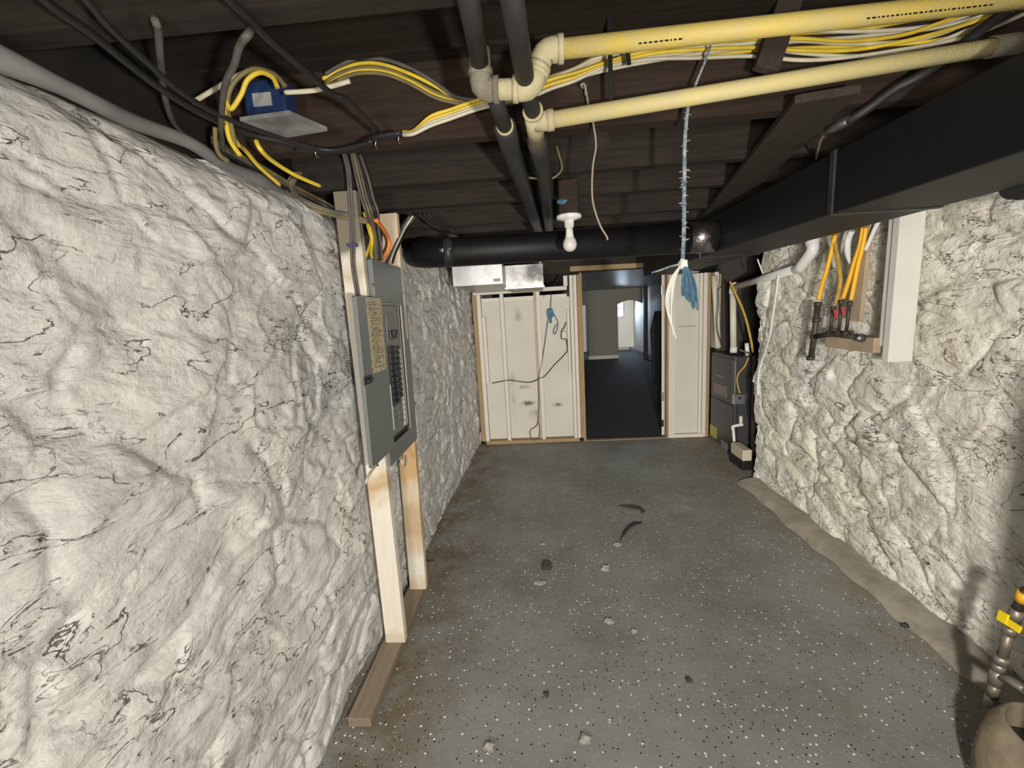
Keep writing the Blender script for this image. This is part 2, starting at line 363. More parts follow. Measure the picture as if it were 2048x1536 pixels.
# ------------------------------------------------------------------ mesh builder
class MB:
    def __init__(s): s.v = []; s.f = []; s.sm = []
    def add(s, vs, fs, smooth=False):
        o = len(s.v); s.v += [Vector(v) for v in vs]; s.f += [[i+o for i in f] for f in fs]; s.sm += [smooth]*len(fs); return s
    def box(s, lo, hi, bev=0.0, fn=None):
        lo, hi = [min(a, b) for a, b in zip(lo, hi)], [max(a, b) for a, b in zip(lo, hi)]
        bm = bmesh.new(); bmesh.ops.create_cube(bm, size=1)
        for v in bm.verts: v.co = Vector([(lo[i]+hi[i])/2 + v.co[i]*(hi[i]-lo[i]) for i in range(3)])
        if bev > 0:
            b = min(bev, min(hi[i]-lo[i] for i in range(3))*.45)
            bmesh.ops.bevel(bm, geom=bm.edges[:], offset=b, segments=2, profile=.6, affect='EDGES')
        bm.verts.index_update()
        vs = [fn(v.co) if fn else v.co.copy() for v in bm.verts]
        s.add(vs, [[v.index for v in f.verts] for f in bm.faces]); bm.free(); return s
    def beam(s, a, b, wdt, thk, bev=.002, side=(1, 0, 0)):
        """box of section wdt x thk along a-b"""
        a, b = Vector(a), Vector(b); d = (b-a); ln = d.length; d.normalize()
        sd = Vector(side); sd = (sd - sd.dot(d)*d).normalized(); n = d.cross(sd)
        return s.box((-wdt/2, -thk/2, 0), (wdt/2, thk/2, ln), bev, lambda c: a + sd*c.x + n*c.y + d*c.z)
    def hexa(s, p):  # 8 points: bottom 4 then top 4
        return s.add(p, [[3, 2, 1, 0], [4, 5, 6, 7], [0, 1, 5, 4], [1, 2, 6, 5], [2, 3, 7, 6], [3, 0, 4, 7]])
    def slab(s, quad, n, t):
        q = [Vector(p) for p in quad]; n = Vector(n)*t
        return s.hexa([*q, *[p+n for p in q]])
    def tube(s, pts, r, n=10, smooth_path=True, rad=None, sub=6, caps=True):
        P = [Vector(p) for p in pts]
        R = rad if rad else [r]*len(P)
        if smooth_path and len(P) > 2:
            Q = []; RR = []
            for i in range(len(P)-1):
                p0, p1, p2, p3 = P[max(i-1, 0)], P[i], P[i+1], P[min(i+2, len(P)-1)]
                for k in range(sub):
                    t = k/sub
                    Q.append(.5*((2*p1)+(-p0+p2)*t+(2*p0-5*p1+4*p2-p3)*t*t+(-p0+3*p1-3*p2+p3)*t**3)); RR.append(R[i]*(1-t)+R[i+1]*t)
            Q.append(P[-1]); RR.append(R[-1]); P, R = Q, RR
        T = [(P[min(i+1, len(P)-1)]-P[max(i-1, 0)]).normalized() for i in range(len(P))]
        ref = Vector((0, 0, 1)) if abs(T[0].z) < .9 else Vector((1, 0, 0))
        nrm = (ref - ref.dot(T[0])*T[0]).normalized(); vs = []
        for i, p in enumerate(P):
            nrm = nrm - nrm.dot(T[i])*T[i]
            nrm = nrm.normalized() if nrm.length > 1e-6 else T[i].orthogonal().normalized()
            bn = T[i].cross(nrm)
            for k in range(n):
                a = 2*math.pi*k/n; vs.append(p + R[i]*(math.cos(a)*nrm + math.sin(a)*bn))
        fs = [[i*n+k, i*n+(k+1) % n, (i+1)*n+(k+1) % n, (i+1)*n+k] for i in range(len(P)-1) for k in range(n)]
        s.add(vs, fs, True)
        if caps:
            o = len(s.v)-len(vs)
            s.f += [[o+k for k in range(n)][::-1], [o+(len(P)-1)*n+k for k in range(n)]]; s.sm += [False, False]
        return s
    def cyl(s, a, b, r, n=20): return s.tube([a, b], r, n, False)
    def lathe(s, prof, org, axis=(0, 0, 1), n=28):
        """prof: list of (radius, height along axis)"""
        ax = Vector(axis).normalized(); e1 = ax.orthogonal().normalized(); e2 = ax.cross(e1); org = Vector(org)
        vs = [org + ax*h + r*(math.cos(2*math.pi*k/n)*e1 + math.sin(2*math.pi*k/n)*e2) for r, h in prof for k in range(n)]
        fs = [[i*n+k, i*n+(k+1) % n, (i+1)*n+(k+1) % n, (i+1)*n+k] for i in range(len(prof)-1) for k in range(n)]
        return s.add(vs, fs, True)
    def blob(s, c, rx, ry, rz, seed=0, jag=.25, sub=2):
        bm = bmesh.new(); bmesh.ops.create_icosphere(bm, subdivisions=sub, radius=1); rnd = random.Random(seed)
        bm.verts.index_update()
        vs = [Vector((c[0]+v.co.x*rx*(k := 1+jag*(rnd.random()-.5)*2), c[1]+v.co.y*ry*k, c[2]+v.co.z*rz*k)) for v in bm.verts]
        s.add(vs, [[v.index for v in f.verts] for f in bm.faces]); bm.free(); return s
    def build(s, name, m, parent=None, label=None, cat=None, group=None, kind=None):
        V = np.array([tuple(v) for v in s.v]); lo, hi = V.min(0), V.max(0)
        org = Vector(((lo[0]+hi[0])/2, (lo[1]+hi[1])/2, lo[2]))
        me = bpy.data.meshes.new(name)
        me.from_pydata([tuple(v-org) for v in s.v], [], s.f); me.polygons.foreach_set('use_smooth', s.sm)
        me.materials.append(MT[m] if isinstance(m, str) else m)
        bm = bmesh.new(); bm.from_mesh(me); bmesh.ops.recalc_face_normals(bm, faces=bm.faces[:]); bm.to_mesh(me); bm.free()
        me.update()
        o = bpy.data.objects.new(name, me); COL.objects.link(o)
        if parent:
            o.parent = parent; o.location = org - world_of(parent)
        else: o.location = org
        tag(o, label, cat, group, kind); return o

def world_of(o):
    v = Vector(o.location)
    while o.parent: o = o.parent; v += Vector(o.location)
    return v
def tag(o, label=None, cat=None, group=None, kind=None):
    if label: o['label'] = label
    if cat: o['category'] = cat
    if group: o['group'] = group
    if kind: o['kind'] = kind
def thing(name, label, cat, loc, group=None, kind=None):
    o = bpy.data.objects.new(name, None); o.empty_display_size = .05; COL.objects.link(o); o.location = loc
    tag(o, label, cat, group, kind); return o

# ------------------------------------------------------------------ numpy noise for the hand-plastered walls
rng = np.random.default_rng(11)
_T = rng.random((512, 512))
def vn(x, y):
    xi = np.floor(x).astype(int); yi = np.floor(y).astype(int); fx = x-xi; fy = y-yi
    fx = fx*fx*fx*(fx*(fx*6-15)+10); fy = fy*fy*fy*(fy*(fy*6-15)+10)
    a = _T[xi % 512, yi % 512]; b = _T[(xi+1) % 512, yi % 512]; c = _T[xi % 512, (yi+1) % 512]; d = _T[(xi+1) % 512, (yi+1) % 512]
    return (a*(1-fx)+b*fx)*(1-fy)+(c*(1-fx)+d*fx)*fy
def fbm(x, y, o=4, g=.5):
    s = 0; a = 1; t = 0
    for i in range(o): s = s+a*(vn(x+i*37.3, y+i*17.7)-.5); t += a; a *= g; x = x*2.03; y = y*2.03
    return s/t
def cells(x, y, seed):
    """facets of trowelled mortar: per-cell offset and tilt, plus distance to the next cell"""
    r2 = np.random.default_rng(seed); J = r2.random((256, 256, 2)); O = r2.random((256, 256)); TX = r2.random((256, 256, 2))-.5
    xi = np.floor(x).astype(int); yi = np.floor(y).astype(int)
    d1 = np.full(x.shape, 9.); d2 = np.full(x.shape, 9.); h = np.zeros(x.shape)
    for i in (-1, 0, 1):
        for j in (-1, 0, 1):
            a, b = (xi+i) % 256, (yi+j) % 256
            dx = x-(xi+i+J[a, b, 0]); dy = y-(yi+j+J[a, b, 1]); d = np.sqrt(dx*dx+dy*dy)
            hh = O[a, b]-.5 + 1.5*(TX[a, b, 0]*dx+TX[a, b, 1]*dy)
            nw = d < d1; d2 = np.where(nw, d1, np.minimum(d2, d)); h = np.where(nw, hh, h); d1 = np.where(nw, d, d1)
    return h, d2-d1
def rough_wall(name, m, x0fn, side, y0, y1, z0, z1, step, amp, seed, stone, toproll=None, endfn=None):
    ny = int((y1-y0)/step)+1; nz = int((z1-z0)/step)+1
    Y, Z = np.meshgrid(np.linspace(y0, y1, ny), np.linspace(z0, z1, nz), indexing='ij')
    wx = Y + .16*fbm(Y*3+seed, Z*3, 4); wz = Z + .12*fbm(Y*3+50+seed, Z*3+9, 4)
    rot = .35 if stone else -.3
    a = wx*math.cos(rot)+wz*math.sin(rot); b = -wx*math.sin(rot)+wz*math.cos(rot)
    h1, e1 = cells(a*3.0+seed, b*5.2, seed); h2, e2 = cells(a*6.5+seed*3, b*12.0, seed+1)
    q1 = fbm(wx*1.3+seed, wz*2.1, 3)
    g = .05*fbm(Y*1.1+seed, Z*1.4, 3) + .008*fbm(Y*5+seed, Z*6, 3)
    g = g + amp*(.010*(np.mod(q1*5, 1)-.5))
    g = g + amp*(.020*h1*np.clip(e1*4, 0, 1) + .011*h2*np.clip(e2*3.5, 0, 1)) - amp*.010*np.exp(-(e1/.06)**2)
    if stone: g = g + .012*(1-np.exp(-(e1/.35)**2)) - .01
    g = g + amp*.006*fbm(wx*11, wz*17, 3)
    g = np.clip(g, -.06, .045)
    X = x0fn(Y)+side*g
    if toproll: t = np.clip((Z-toproll)/(z1-toproll), 0, 1); X = X - side*.07*t*t
    if endfn is not None: Y = endfn(Y, Z)
    V = np.stack([X, Y, Z], -1).reshape(-1, 3)
    I = np.arange(ny*nz).reshape(ny, nz)
    Fc = np.stack([I[:-1, :-1], I[1:, :-1], I[1:, 1:], I[:-1, 1:]], -1).reshape(-1, 4)
    if side < 0: Fc = Fc[:, ::-1]
    me = bpy.data.meshes.new(name); me.vertices.add(len(V)); me.vertices.foreach_set('co', V.ravel())
    me.loops.add(Fc.size); me.loops.foreach_set('vertex_index', np.ascontiguousarray(Fc).ravel())
    me.polygons.add(len(Fc)); me.polygons.foreach_set('loop_start', np.arange(0, Fc.size, 4)); me.polygons.foreach_set('loop_total', np.full(len(Fc), 4))
    me.polygons.foreach_set('use_smooth', np.ones(len(Fc), bool)); me.update(calc_edges=True)
    me.materials.append(MT[m]); o = bpy.data.objects.new(name, me); COL.objects.link(o); o['kind'] = 'structure'; return o

# ================================================================== THE ROOM
def plain(name, m, lo, hi, label=None, bev=0):
    return MB().box(lo, hi, bev).build(name, m, None, label, None, None, 'structure')

# floor: a slightly lumpy grid
def lumpy_floor():
    xs = np.linspace(-1.05, 2.6, 123); ys = np.linspace(-1.6, 4.86, 217)
    X, Y = np.meshgrid(xs, ys, indexing='ij')
    Z = .010*fbm(X*2.5, Y*2.5, 4) + .004*fbm(X*12, Y*12, 3)
    Z = Z - Z.max()
    mb = MB(); n = len(ys)
    vs = np.stack([X, Y, Z], -1).reshape(-1, 3).tolist()
    fs = [[i*n+j, (i+1)*n+j, (i+1)*n+j+1, i*n+j+1] for i in range(len(xs)-1) for j in range(n-1)]
    mb.add(vs, fs, True)
    me = bpy.data.meshes.new('floor'); me.from_pydata(vs, [], fs); me.polygons.foreach_set('use_smooth', [True]*len(fs))
    me.materials.append(MT['floor']); o = bpy.data.objects.new('floor', me); COL.objects.link(o); o['kind'] = 'structure'
    o['label'] = 'dark grey painted floor speckled with white and black flecks'
lumpy_floor()

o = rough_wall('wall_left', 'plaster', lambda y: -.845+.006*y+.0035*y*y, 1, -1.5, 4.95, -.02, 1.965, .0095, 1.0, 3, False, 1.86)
o['label'] = 'white trowelled stone wall on the left'
def ragged(Y, Z):
    t = np.clip((Y-3.1)/.45, 0, 1)
    return Y + t*(.10*fbm(Z*7, Z*0+4, 4)+.02)
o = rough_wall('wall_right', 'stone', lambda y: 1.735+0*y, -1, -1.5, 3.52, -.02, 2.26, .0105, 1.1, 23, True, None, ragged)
o['label'] = 'grimy whitewashed stone wall on the right with a ragged far edge'
# back of the right wall's broken end and the furnace alcove
plain('wall_alcove', 'nearblack', (1.80, 3.50, 0), (2.62, 3.56, 2.27), 'dark recess wall beside the furnace')
plain('wall_alcove_side', 'nearblack', (2.56, 3.5, 0), (2.62, 4.9, 2.27), 'dark side wall behind the furnace')
plain('wall_alcove_back', 'nearblack', (1.95, 4.86, 0), (2.62, 4.92, 2.27), 'dark wall behind the furnace')
plain('wall_leak_blocker', 'nearblack', (-1.3, 4.93, 0), (-.5, 4.99, 2.27), 'dark sheet added behind the left end of the partition to block stray light')  # added to stop light leaking past the partition end
plain('wall_front', 'nearblack', (-1.1, -1.62, 0), (2.7, -1.55, 2.27), 'wall behind the camera')
plain('wall_left_sill', 'blackwood', (-1.02, -1.5, 1.88), (-.96, 4.9, 2.27), 'dark sill above the white wall')
# smooth mortar bead along the top of the left wall
bead = [(-.888-.010*math.sin(i*.65)-.006*math.sin(i*2.9), -1.4+i*.15, 1.962+.012*math.sin(i*.45+.5)+.005*math.sin(i*2.3)-(.006*max(0, i-20))) for i in range(38)]
MB().tube(bead, .03, 12, True, rad=[.020+.005*math.sin(i*1.05)+.004*math.sin(i*3.7) for i in range(38)]).build('trim_1', 'mortar', None, 'smooth grey mortar bead along the top of the white wall', None, None, 'structure')
# curb along the right wall
mb = MB(); pr = []
N_ = 60
for i in range(N_):
    y = -1.4+i*(4.9/(N_-1)); k = .012*math.sin(i*1.7)+.008*math.sin(i*.61)
    pr.append([(1.60+k, y, -.01), (1.628+k, y, .022+.004*math.sin(i*2.3)), (1.665+k*.5, y, .034), (1.76, y, .042+.005*math.sin(i))])
vs = [p for row in pr for p in row]
mb.add(vs, [[i*4+j, (i+1)*4+j, (i+1)*4+j+1, i*4+j+1] for i in range(N_-1) for j in range(3)], True)
mb.build('trim_2', 'curb', None, 'rough concrete curb at the foot of the right wall', None, None, 'structure')

# ceiling: boards + joists across
mb = MB()
for i in range(34):
    y = -1.5+i*.19; mb.box((-1.0, y+.003, 2.25+.003*(i % 3)), (2.62, y+.187, 2.28))
mb.build('ceiling', 'subfloor', None, 'dark brown floor boards seen from below', None, None, 'structure')
JY = [(-.45, 'joist behind the camera'), (-.02, 'joist over the camera'), (.40, 'joist above the top edge of the photo'), (.80, 'sooty ceiling joist nearest the camera, the pipes run under it'),
      (1.40, 'brown ceiling joist that carries the yellow cable bundle'), (1.80, 'dark ceiling joist right above the first white post'),
      (2.20, 'dark ceiling joist right above the second white post'), (2.64, 'dark ceiling joist just beyond the bulb holder'),
      (3.06, 'dark ceiling joist behind the round black pipe'), (3.50, 'dark ceiling joist above the silver ducts'), (3.95, 'dark ceiling joist beyond the silver ducts'), (4.40, 'dark ceiling joist nearest the doorway wall')]
for y, lb in JY:
    s = .006*math.sin(y*9)
    MB().box((-.955, y, 2.03+s), (2.55, y+.052, 2.249), .004).build('ceiling_joist', 'joistbrown' if 1.3 < y < 1.5 else 'joist', None, lb, None, 'ceiling joists', 'structure')

# ================================================================== back partition with doorway
PY = 4.80
def px_x(px, py, y=PY): return at(px, py, y=y).x
def px_z(px, py, y=PY): return at(px, py, y=y).z
wb = thing('wall_back', 'white painted stud partition left of the doorway', None, (-.1, PY+.05, 0), None, 'structure')
def stud(parent, name, x0, x1, z0, z1, m='whiteframe', y0=PY, y1=PY+.089, bev=.003, label=None):
    return MB().box((x0, y0, z0), (x1, y1, z1), bev).build(name, m, parent, label)
xL, xJ = px_x(968, 737), px_x(1153, 720)
zT = 1.715
stud(wb, 'bottom_plate', xL-.03, .42, 0, .042, 'rawwood')
stud(wb, 'top_plate', xL-.07, .335, zT-.006, zT+.036)
s1 = px_x(963, 737); stud(wb, 'outer_stud', s1-.055, s1-.006, .042, zT-.006, 'rawwood', PY+.01)
stud(wb, 'stud', s1-.004, s1+.038, .042, zT-.006)
stud(wb, 'short_stud', s1+.040, s1+.078, .72, 1.47, y0=PY+.02)
s2 = px_x(1011, 737); stud(wb, 'stud', s2-.02, s2+.020, .042, zT-.006)
s3 = px_x(1083, 740); stud(wb, 'stud', s3-.026, s3+.016, .042, zT-.006, label='stud with a bare brown wood patch')
MB().box((s3-.052, PY+.05, .042), (s3-.026, PY+.088, zT-.006)).build('stud_sister', 'board', wb)
s4 = px_x(1138, 600); stud(wb, 'short_stud', s4-.028, s4+.0, .80, 1.50, y0=PY+.01)
x4 = px_x(1147, 720)
for k in range(3): stud(wb, 'door_stud', x4+.002+k*.040-.02, x4+.038+k*.040-.02, .042, 1.86, 'whiteframe' if k < 2 else 'rawwood', y0=PY-.002*k)
MB().box((s1-.05, PY+.089, .03), (.44, PY+.10, zT-.075), 0).build('sheathing', 'sheet', wb)
MB().box((s1+.04, PY+.070, zT-.085), (.335, PY+.089, zT-.085+.04)).build('nailer', 'whiteframe', wb)
MB().box((.30, PY, zT+.036), (.345, PY+.085, 1.86), .003).build('cripple_stud', 'whiteframe', wb)
# cables and hanging bits stapled on the partition
def cable(name, pts, r, m, label, group=None, cat='cable', n=8):
    return MB().tube(pts, r, n).build(name, m, None, label, cat, group)
def ppts(l, y): return [at(a, b, y=y) for a, b in l]
def c8(l, y): return [at(940+a/4.516, 560+b/4.516, y=y) for a, b in l]
cable('partition_cable', c8([(200, 933), (320, 910), (355, 905), (535, 925), (635, 885), (680, 865), (760, 770), (850, 680), (880, 630), (870, 540)], PY-.006), .0045, 'cabblack', 'thin dark cable stapled across the white stud partition')
cable('hanging_string', c8([(735, 120), (725, 270), (705, 360), (660, 680), (620, 900), (622, 1100), (610, 1300), (545, 1360), (560, 1440), (620, 1430), (630, 1340), (610, 1270)], PY-.012), .004, 'cabgrey', 'pale grey cord hanging on the white partition with a loop near the floor', cat='string')
rag = MB().blob(c8([(722, 300)], PY-.02)[0], .035, .012, .05, 4, .4)
rag.tube(c8([(722, 300), (730, 390)], PY-.02), .012, 6, False)
rag.tube(c8([(745, 290), (790, 370), (790, 440), (765, 490), (755, 460), (780, 400)], PY-.015), .004, 6)
rag.build('rag_knot', 'ropeblue', None, 'small blue grey knot of cord hung on the white partition', 'cord')
cb = thing('switch_box', 'small black wired switch box on the stud left of the doorway', 'switch', c8([(850, 530)], PY)[0])
MB().box(c8([(830, 535)], PY-.02)[0], c8([(870, 465)], PY+.0)[0], .004).build('box_body', 'whiteframe', cb)
MB().tube(c8([(870, 380), (850, 430), (828, 465), (830, 530), (870, 535), (880, 600)], PY-.022), .005, 6).build('lead', 'cabblack', cb)
# sooty smears and one patch of shading are coloured into the sheathing
# doorway
d1 = thing('door_1', 'open doorway framed in bare yellow lumber', None, (.9, PY, 0), None, 'structure')
xjl, xjr = px_x(1168, 720), px_x(1325, 720)
MB().box((xjl-.028, PY-.006, 0), (xjl, PY+.12, 1.88), .003).build('door_jamb', 'rawwood', d1)
MB().box((xjr+.045, PY, 0), (xjr+.068, PY+.12, 1.86), .003).build('door_jamb', 'rawwood', d1)
hq = [at(1140, 543, y=PY-.004), at(1322, 533, y=PY-.004), at(1322, 524, y=PY-.004), at(1140, 533, y=PY-.004)]
MB().slab(hq, (0, 1, 0), .12).build('door_header', 'rawwood', d1)
MB().box((xjl-.02, PY-.012, 0), (xjr+.05, PY+.05, .012), .004).build('threshold', 'plate', d1)
MB().box((-.75, PY+.02, 1.885), (2.0, PY+.08, 2.26)).build('upper_board', 'joist', d1)
la = math.radians(-52)
def swing(c): return Vector((xjr+.018+(c.x-xjr-.018)*math.cos(la)-(c.y-PY-.06)*math.sin(la), PY+.06+(c.x-xjr-.018)*math.sin(la)*0+(c.y-PY-.06)*math.cos(la), c.z))
lf = MB().box((xjr, PY+.06, .02), (xjr+.036, PY+.72, 1.85), .003, swing).build('door_leaf', 'whiteframe', d1, 'white door leaf swung open, seen edge on')
for z in (1.60, .42): MB().box((xjr+.004, PY+.054, z), (xjr+.032, PY+.0605, z+.10), .001).build('hinge', 'steel', lf)
MB().box((xjr+.006, PY+.055, .12), (xjr+.030, PY+.0605, .20), .001).build('latch_plate', 'black', lf)
# right part of the partition
wr = thing('wall_back_right', 'white board partition between the doorway and the furnace', None, (1.65, PY, 0), None, 'structure')
xr0, xr1 = xjr+.068, 1.85
MB().box((xr0+.05, PY+.05, .03), (xr1, PY+.065, 1.80)).build('sheathing', 'sheet', wr)
MB().box((xr0+.11, PY+.044, 1.24), (1.72, PY+.0515, 1.247)).build('sheathing_seam', 'greylabel', wr)
stud(wr, 'stud', xr0, xr0+.040, 0, 1.80); stud(wr, 'stud', xr0+.042, xr0+.078, 0, 1.80, y0=PY+.02)
xs2 = px_x(1408, 720); stud(wr, 'stud', xs2-.045, xs2-.015, .0, 1.80, 'whiteframe', PY+.02); stud(wr, 'stud', xs2-.012, xs2+.028, 0, 1.80)
stud(wr, 'stud', xs2+.03, xs2+.062, 0, 1.80, 'rawwood')
stud(wr, 'bottom_plate', xr0, xs2+.03, 0, .04, y0=PY-.004); 
stud(wr, 'corner_stud', xs2+.10, xs2+.14, 1.0, 1.80); stud(wr, 'corner_stud', xs2+.145, xs2+.185, .98, 1.78, 'board', PY+.05)
# ------------------------------------------------------------------ room beyond
bx0, bx1, BY = -.6, 3.15, 12.8
plain('floor_back_room', 'backfloor', (bx0-.1, PY+.06, -.03), (4.6, 16, -.004), 'dark floor of the room beyond the doorway')
plain('ceiling_back_room', 'backceil', (bx0-.1, PY+.1, 1.99), (4.6, 16, 2.05), 'grey ceiling of the room beyond')
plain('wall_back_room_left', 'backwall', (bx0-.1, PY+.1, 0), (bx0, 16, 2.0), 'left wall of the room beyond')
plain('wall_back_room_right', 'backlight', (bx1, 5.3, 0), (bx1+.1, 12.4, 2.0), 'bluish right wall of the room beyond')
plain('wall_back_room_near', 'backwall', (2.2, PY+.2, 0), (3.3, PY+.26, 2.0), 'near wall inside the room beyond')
plain('trim_3', 'baseb', (bx1-.02, 5.3, 0), (bx1, 15.3, .10), 'baseboard of the right wall in the room beyond')
# far wall with a pale opening at left and an arch at right
fw = MB(); fw.box((1.47, BY, 0), (2.33, BY+.14, 1.99))
fw.box((bx0, BY, 1.59), (1.47, BY+.14, 1.99)).box((bx0, BY, 0), (.9, BY+.14, 1.6))
ax0, ax1, zs, ztop = 2.33, 3.05, 1.56, 1.66
NA = 14
for i in range(NA):
    xa, xb = ax0+(ax1-ax0)*i/NA, ax0+(ax1-ax0)*(i+1)/NA
    za = zs+(ztop-zs)*math.sin(math.pi*i/NA); zb = zs+(ztop-zs)*math.sin(math.pi*(i+1)/NA)
    fw.hexa([(xa, BY, za), (xb, BY, zb), (xb, BY+.14, zb), (xa, BY+.14, za), (xa, BY, 1.99), (xb, BY, 1.99), (xb, BY+.14, 1.99), (xa, BY+.14, 1.99)])
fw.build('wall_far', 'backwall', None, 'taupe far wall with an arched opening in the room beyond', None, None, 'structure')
plain('baseboard_far', 'baseb', (1.46, BY-.02, 0), (2.34, BY, .10), 'baseboard of the taupe far wall')
plain('wall_alcove_far', 'backlight', (.6, 15.2, 0), (2.45, 15.28, 2.0), 'pale wall behind the far opening')
wf = MB(); wf.box((2.45, 15.2, 0), (4.4, 15.28, 1.13)).box((2.45, 15.2, 1.70), (4.4, 15.28, 2.0)).box((2.45, 15.2, 1.13), (2.52, 15.28, 1.70)).box((2.98, 15.2, 1.13), (4.4, 15.28, 1.70))
wf.build('wall_window_far', 'backlight', None, 'pale wall that holds the small bright window', None, None, 'structure')
plain('baseboard_window', 'baseb', (2.3, 15.17, 0), (3.3, 15.2, .1), 'baseboard under the small bright window')
plain('wall_window_side', 'backlight', (3.30, 12.95, 0), (3.38, 15.2, 2.0), 'pale side wall right of the small window')
w1 = thing('window_1', 'small bright barred window at the far end', None, (2.75, 15.22, 1.13), None, 'structure')
MB().box((2.52, 15.235, 1.13), (2.98, 15.245, 1.70)).build('pane', 'sky', w1)
fb = MB()
for z in (1.13, 1.41, 1.68): fb.box((2.52, 15.21, z), (2.98, 15.235, z+.022))
for x in (2.52, 2.745, 2.96): fb.box((x, 15.21, 1.13), (x+.02, 15.235, 1.70))
fb.build('window_frame', 'muntin', w1)
MB().box((2.93, 12.15, 0), (3.03, 12.27, 1.99), .01).build('support_post', 'darkpost', None, 'dark brown post in the far room beside the arch', 'post')
# dark coat hanging just inside, on the right
cm = MB()
cm.tube([at(1317, 622, y=6.2), at(1316, 660, y=6.2), at(1314, 700, y=6.2), at(1314, 745, y=6.2), at(1318, 770, y=6.2)], .1, 12, True, rad=[.05, .11, .075, .07, .05])
ct = thing('coat_stand', 'dark cloth hanging on a stand inside the far room beside the door leaf', 'coat stand', (at(1318, 770, y=6.2).x, 6.2, 0))
cm.build('coat', 'cloth', ct)
cq = at(1318, 760, y=6.2); MB().cyl((cq.x, 6.2, 0), (cq.x, 6.2, 1.2), .02, 12).build('pole', 'darkpost', ct)

# ================================================================== posts, sole plate, electrical panel
MB().box((-.779, 1.345, 0), (-.690, 2.375, .038), .003).build('sole_plate', 'plate', None, 'raw wooden plank lying on the floor under the two posts', 'plank')
def lean(z): return .016*(z-1.2)
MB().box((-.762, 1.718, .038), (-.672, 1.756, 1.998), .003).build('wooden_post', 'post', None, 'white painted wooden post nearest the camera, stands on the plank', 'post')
MB().box((-.762, 2.103, .038), (-.672, 2.141, 1.995), .003, lambda c: Vector((c.x+.018*(c.z)-.002, c.y, c.z))).build('wooden_post', 'post2', None, 'patchy brown and white post behind the breaker panel', 'post')

XP = -.652
def pp(px, py, dx=0.):
    """point on the slightly leaning panel face"""
    n = Vector((1, 0, -.016)).normalized(); p0 = Vector((XP+dx, 0, 1.2))
    d = CM @ Vector(((px-1024)/F, -(py-768)/F, -1.0)); t = (p0-CC).dot(n)/d.dot(n); return CC+t*d
def pc(cx, cy, dx=0.): return pp(700+cx/4.044, 560+cy/4.044, dx)
def prect(y0, y1, z0, z1, d0, d1, bev=.002, mb=None):
    return (mb or MB()).box((XP+d0, y0, z0), (XP+d1, y1, z1), bev, lambda c: Vector((c.x+.016*(c.z-1.2), c.y, c.z)))
ep = thing('electrical_panel', 'grey steel breaker panel with its door open, between the two posts', 'breaker panel', (XP, 1.95, .82))
tl, tr, br, bl = pp(735, 515), pp(808, 537), pp(834.8, 882.7), pp(782, 926)
cy0, cy1, cz0, cz1 = 1.735, (tr.y+br.y)/2, (br.z+bl.z)/2, (tl.z+tr.z)/2
a, b, c, d = pc(262, 200), pc(405, 212), pc(490, 1205), pc(375, 1290)
ry0, ry1, rz0, rz1 = pc(262, 300).y, (b.y+c.y)/2, (c.z+d.z)/2, (a.z+b.z)/2
# cover as a frame around the recess
cv = MB()
prect(cy0, cy1, rz1, cz1, -.004, 0, .001, cv); prect(cy0, cy1, cz0, rz0, -.004, 0, .001, cv)
prect(cy0, ry0, rz0, rz1, -.004, 0, .001, cv); prect(ry1, cy1, rz0, rz1, -.004, 0, .001, cv)
prect(cy0, cy0+.004, cz0, cz1, -.02, -.003, .001, cv); prect(cy1-.004, cy1, cz0, cz1, -.02, -.003, .001, cv)
prect(cy0, cy1, cz1-.004, cz1, -.02, -.003, .001, cv)
cv.build('cover', 'greymetal', ep)
bxm = MB(); prect(1.76, 2.10, cz0+.02, cz1-.02, -.105, -.03, .002, bxm); bxm.build('enclosure', 'greymetal', ep)
rm = MB()
for (y0, y1, z0, z1) in ((ry0-.012, ry0, rz0-.012, rz1+.012), (ry1, ry1+.012, rz0-.012, rz1+.012), (ry0, ry1, rz1, rz1+.012), (ry0, ry1, rz0-.012, rz0)):
    prect(y0, y1, z0, z1, -.002, .004, .002, rm)
rm.build('recess_rim', 'greydark', ep)
dp = MB(); prect(ry0, ry1, rz0, rz1, -.016, -.012, .001, dp); dp.build('dead_front', 'greydark', ep)
sl = MB(); prect(ry0+.01, ry1-.005, rz0+.004, rz0+.018, -.012, -.008, .001, sl); sl.build('slot', 'black', ep)
# main breaker
m0, m1 = pc(305, 410, -.01), pc(366, 482, -.01)
zA, zB = pc(335, 478, -.01).z, pc(335, 412, -.01).z
ms = MB(); prect(m0.y-.012, m1.y+.006, zA-.012, zB+.075, -.012, -.007, .002, ms); ms.build('main_breaker_surround', 'greymetal', ep)
mbk = MB(); prect(m0.y, m1.y, zA, zB, -.008, .002, .003, mbk); prect(m0.y+.02, m1.y-.02, zA+.02, zA+.04, .002, .012, .002, mbk)
mbk.build('main_breaker', 'black', ep)
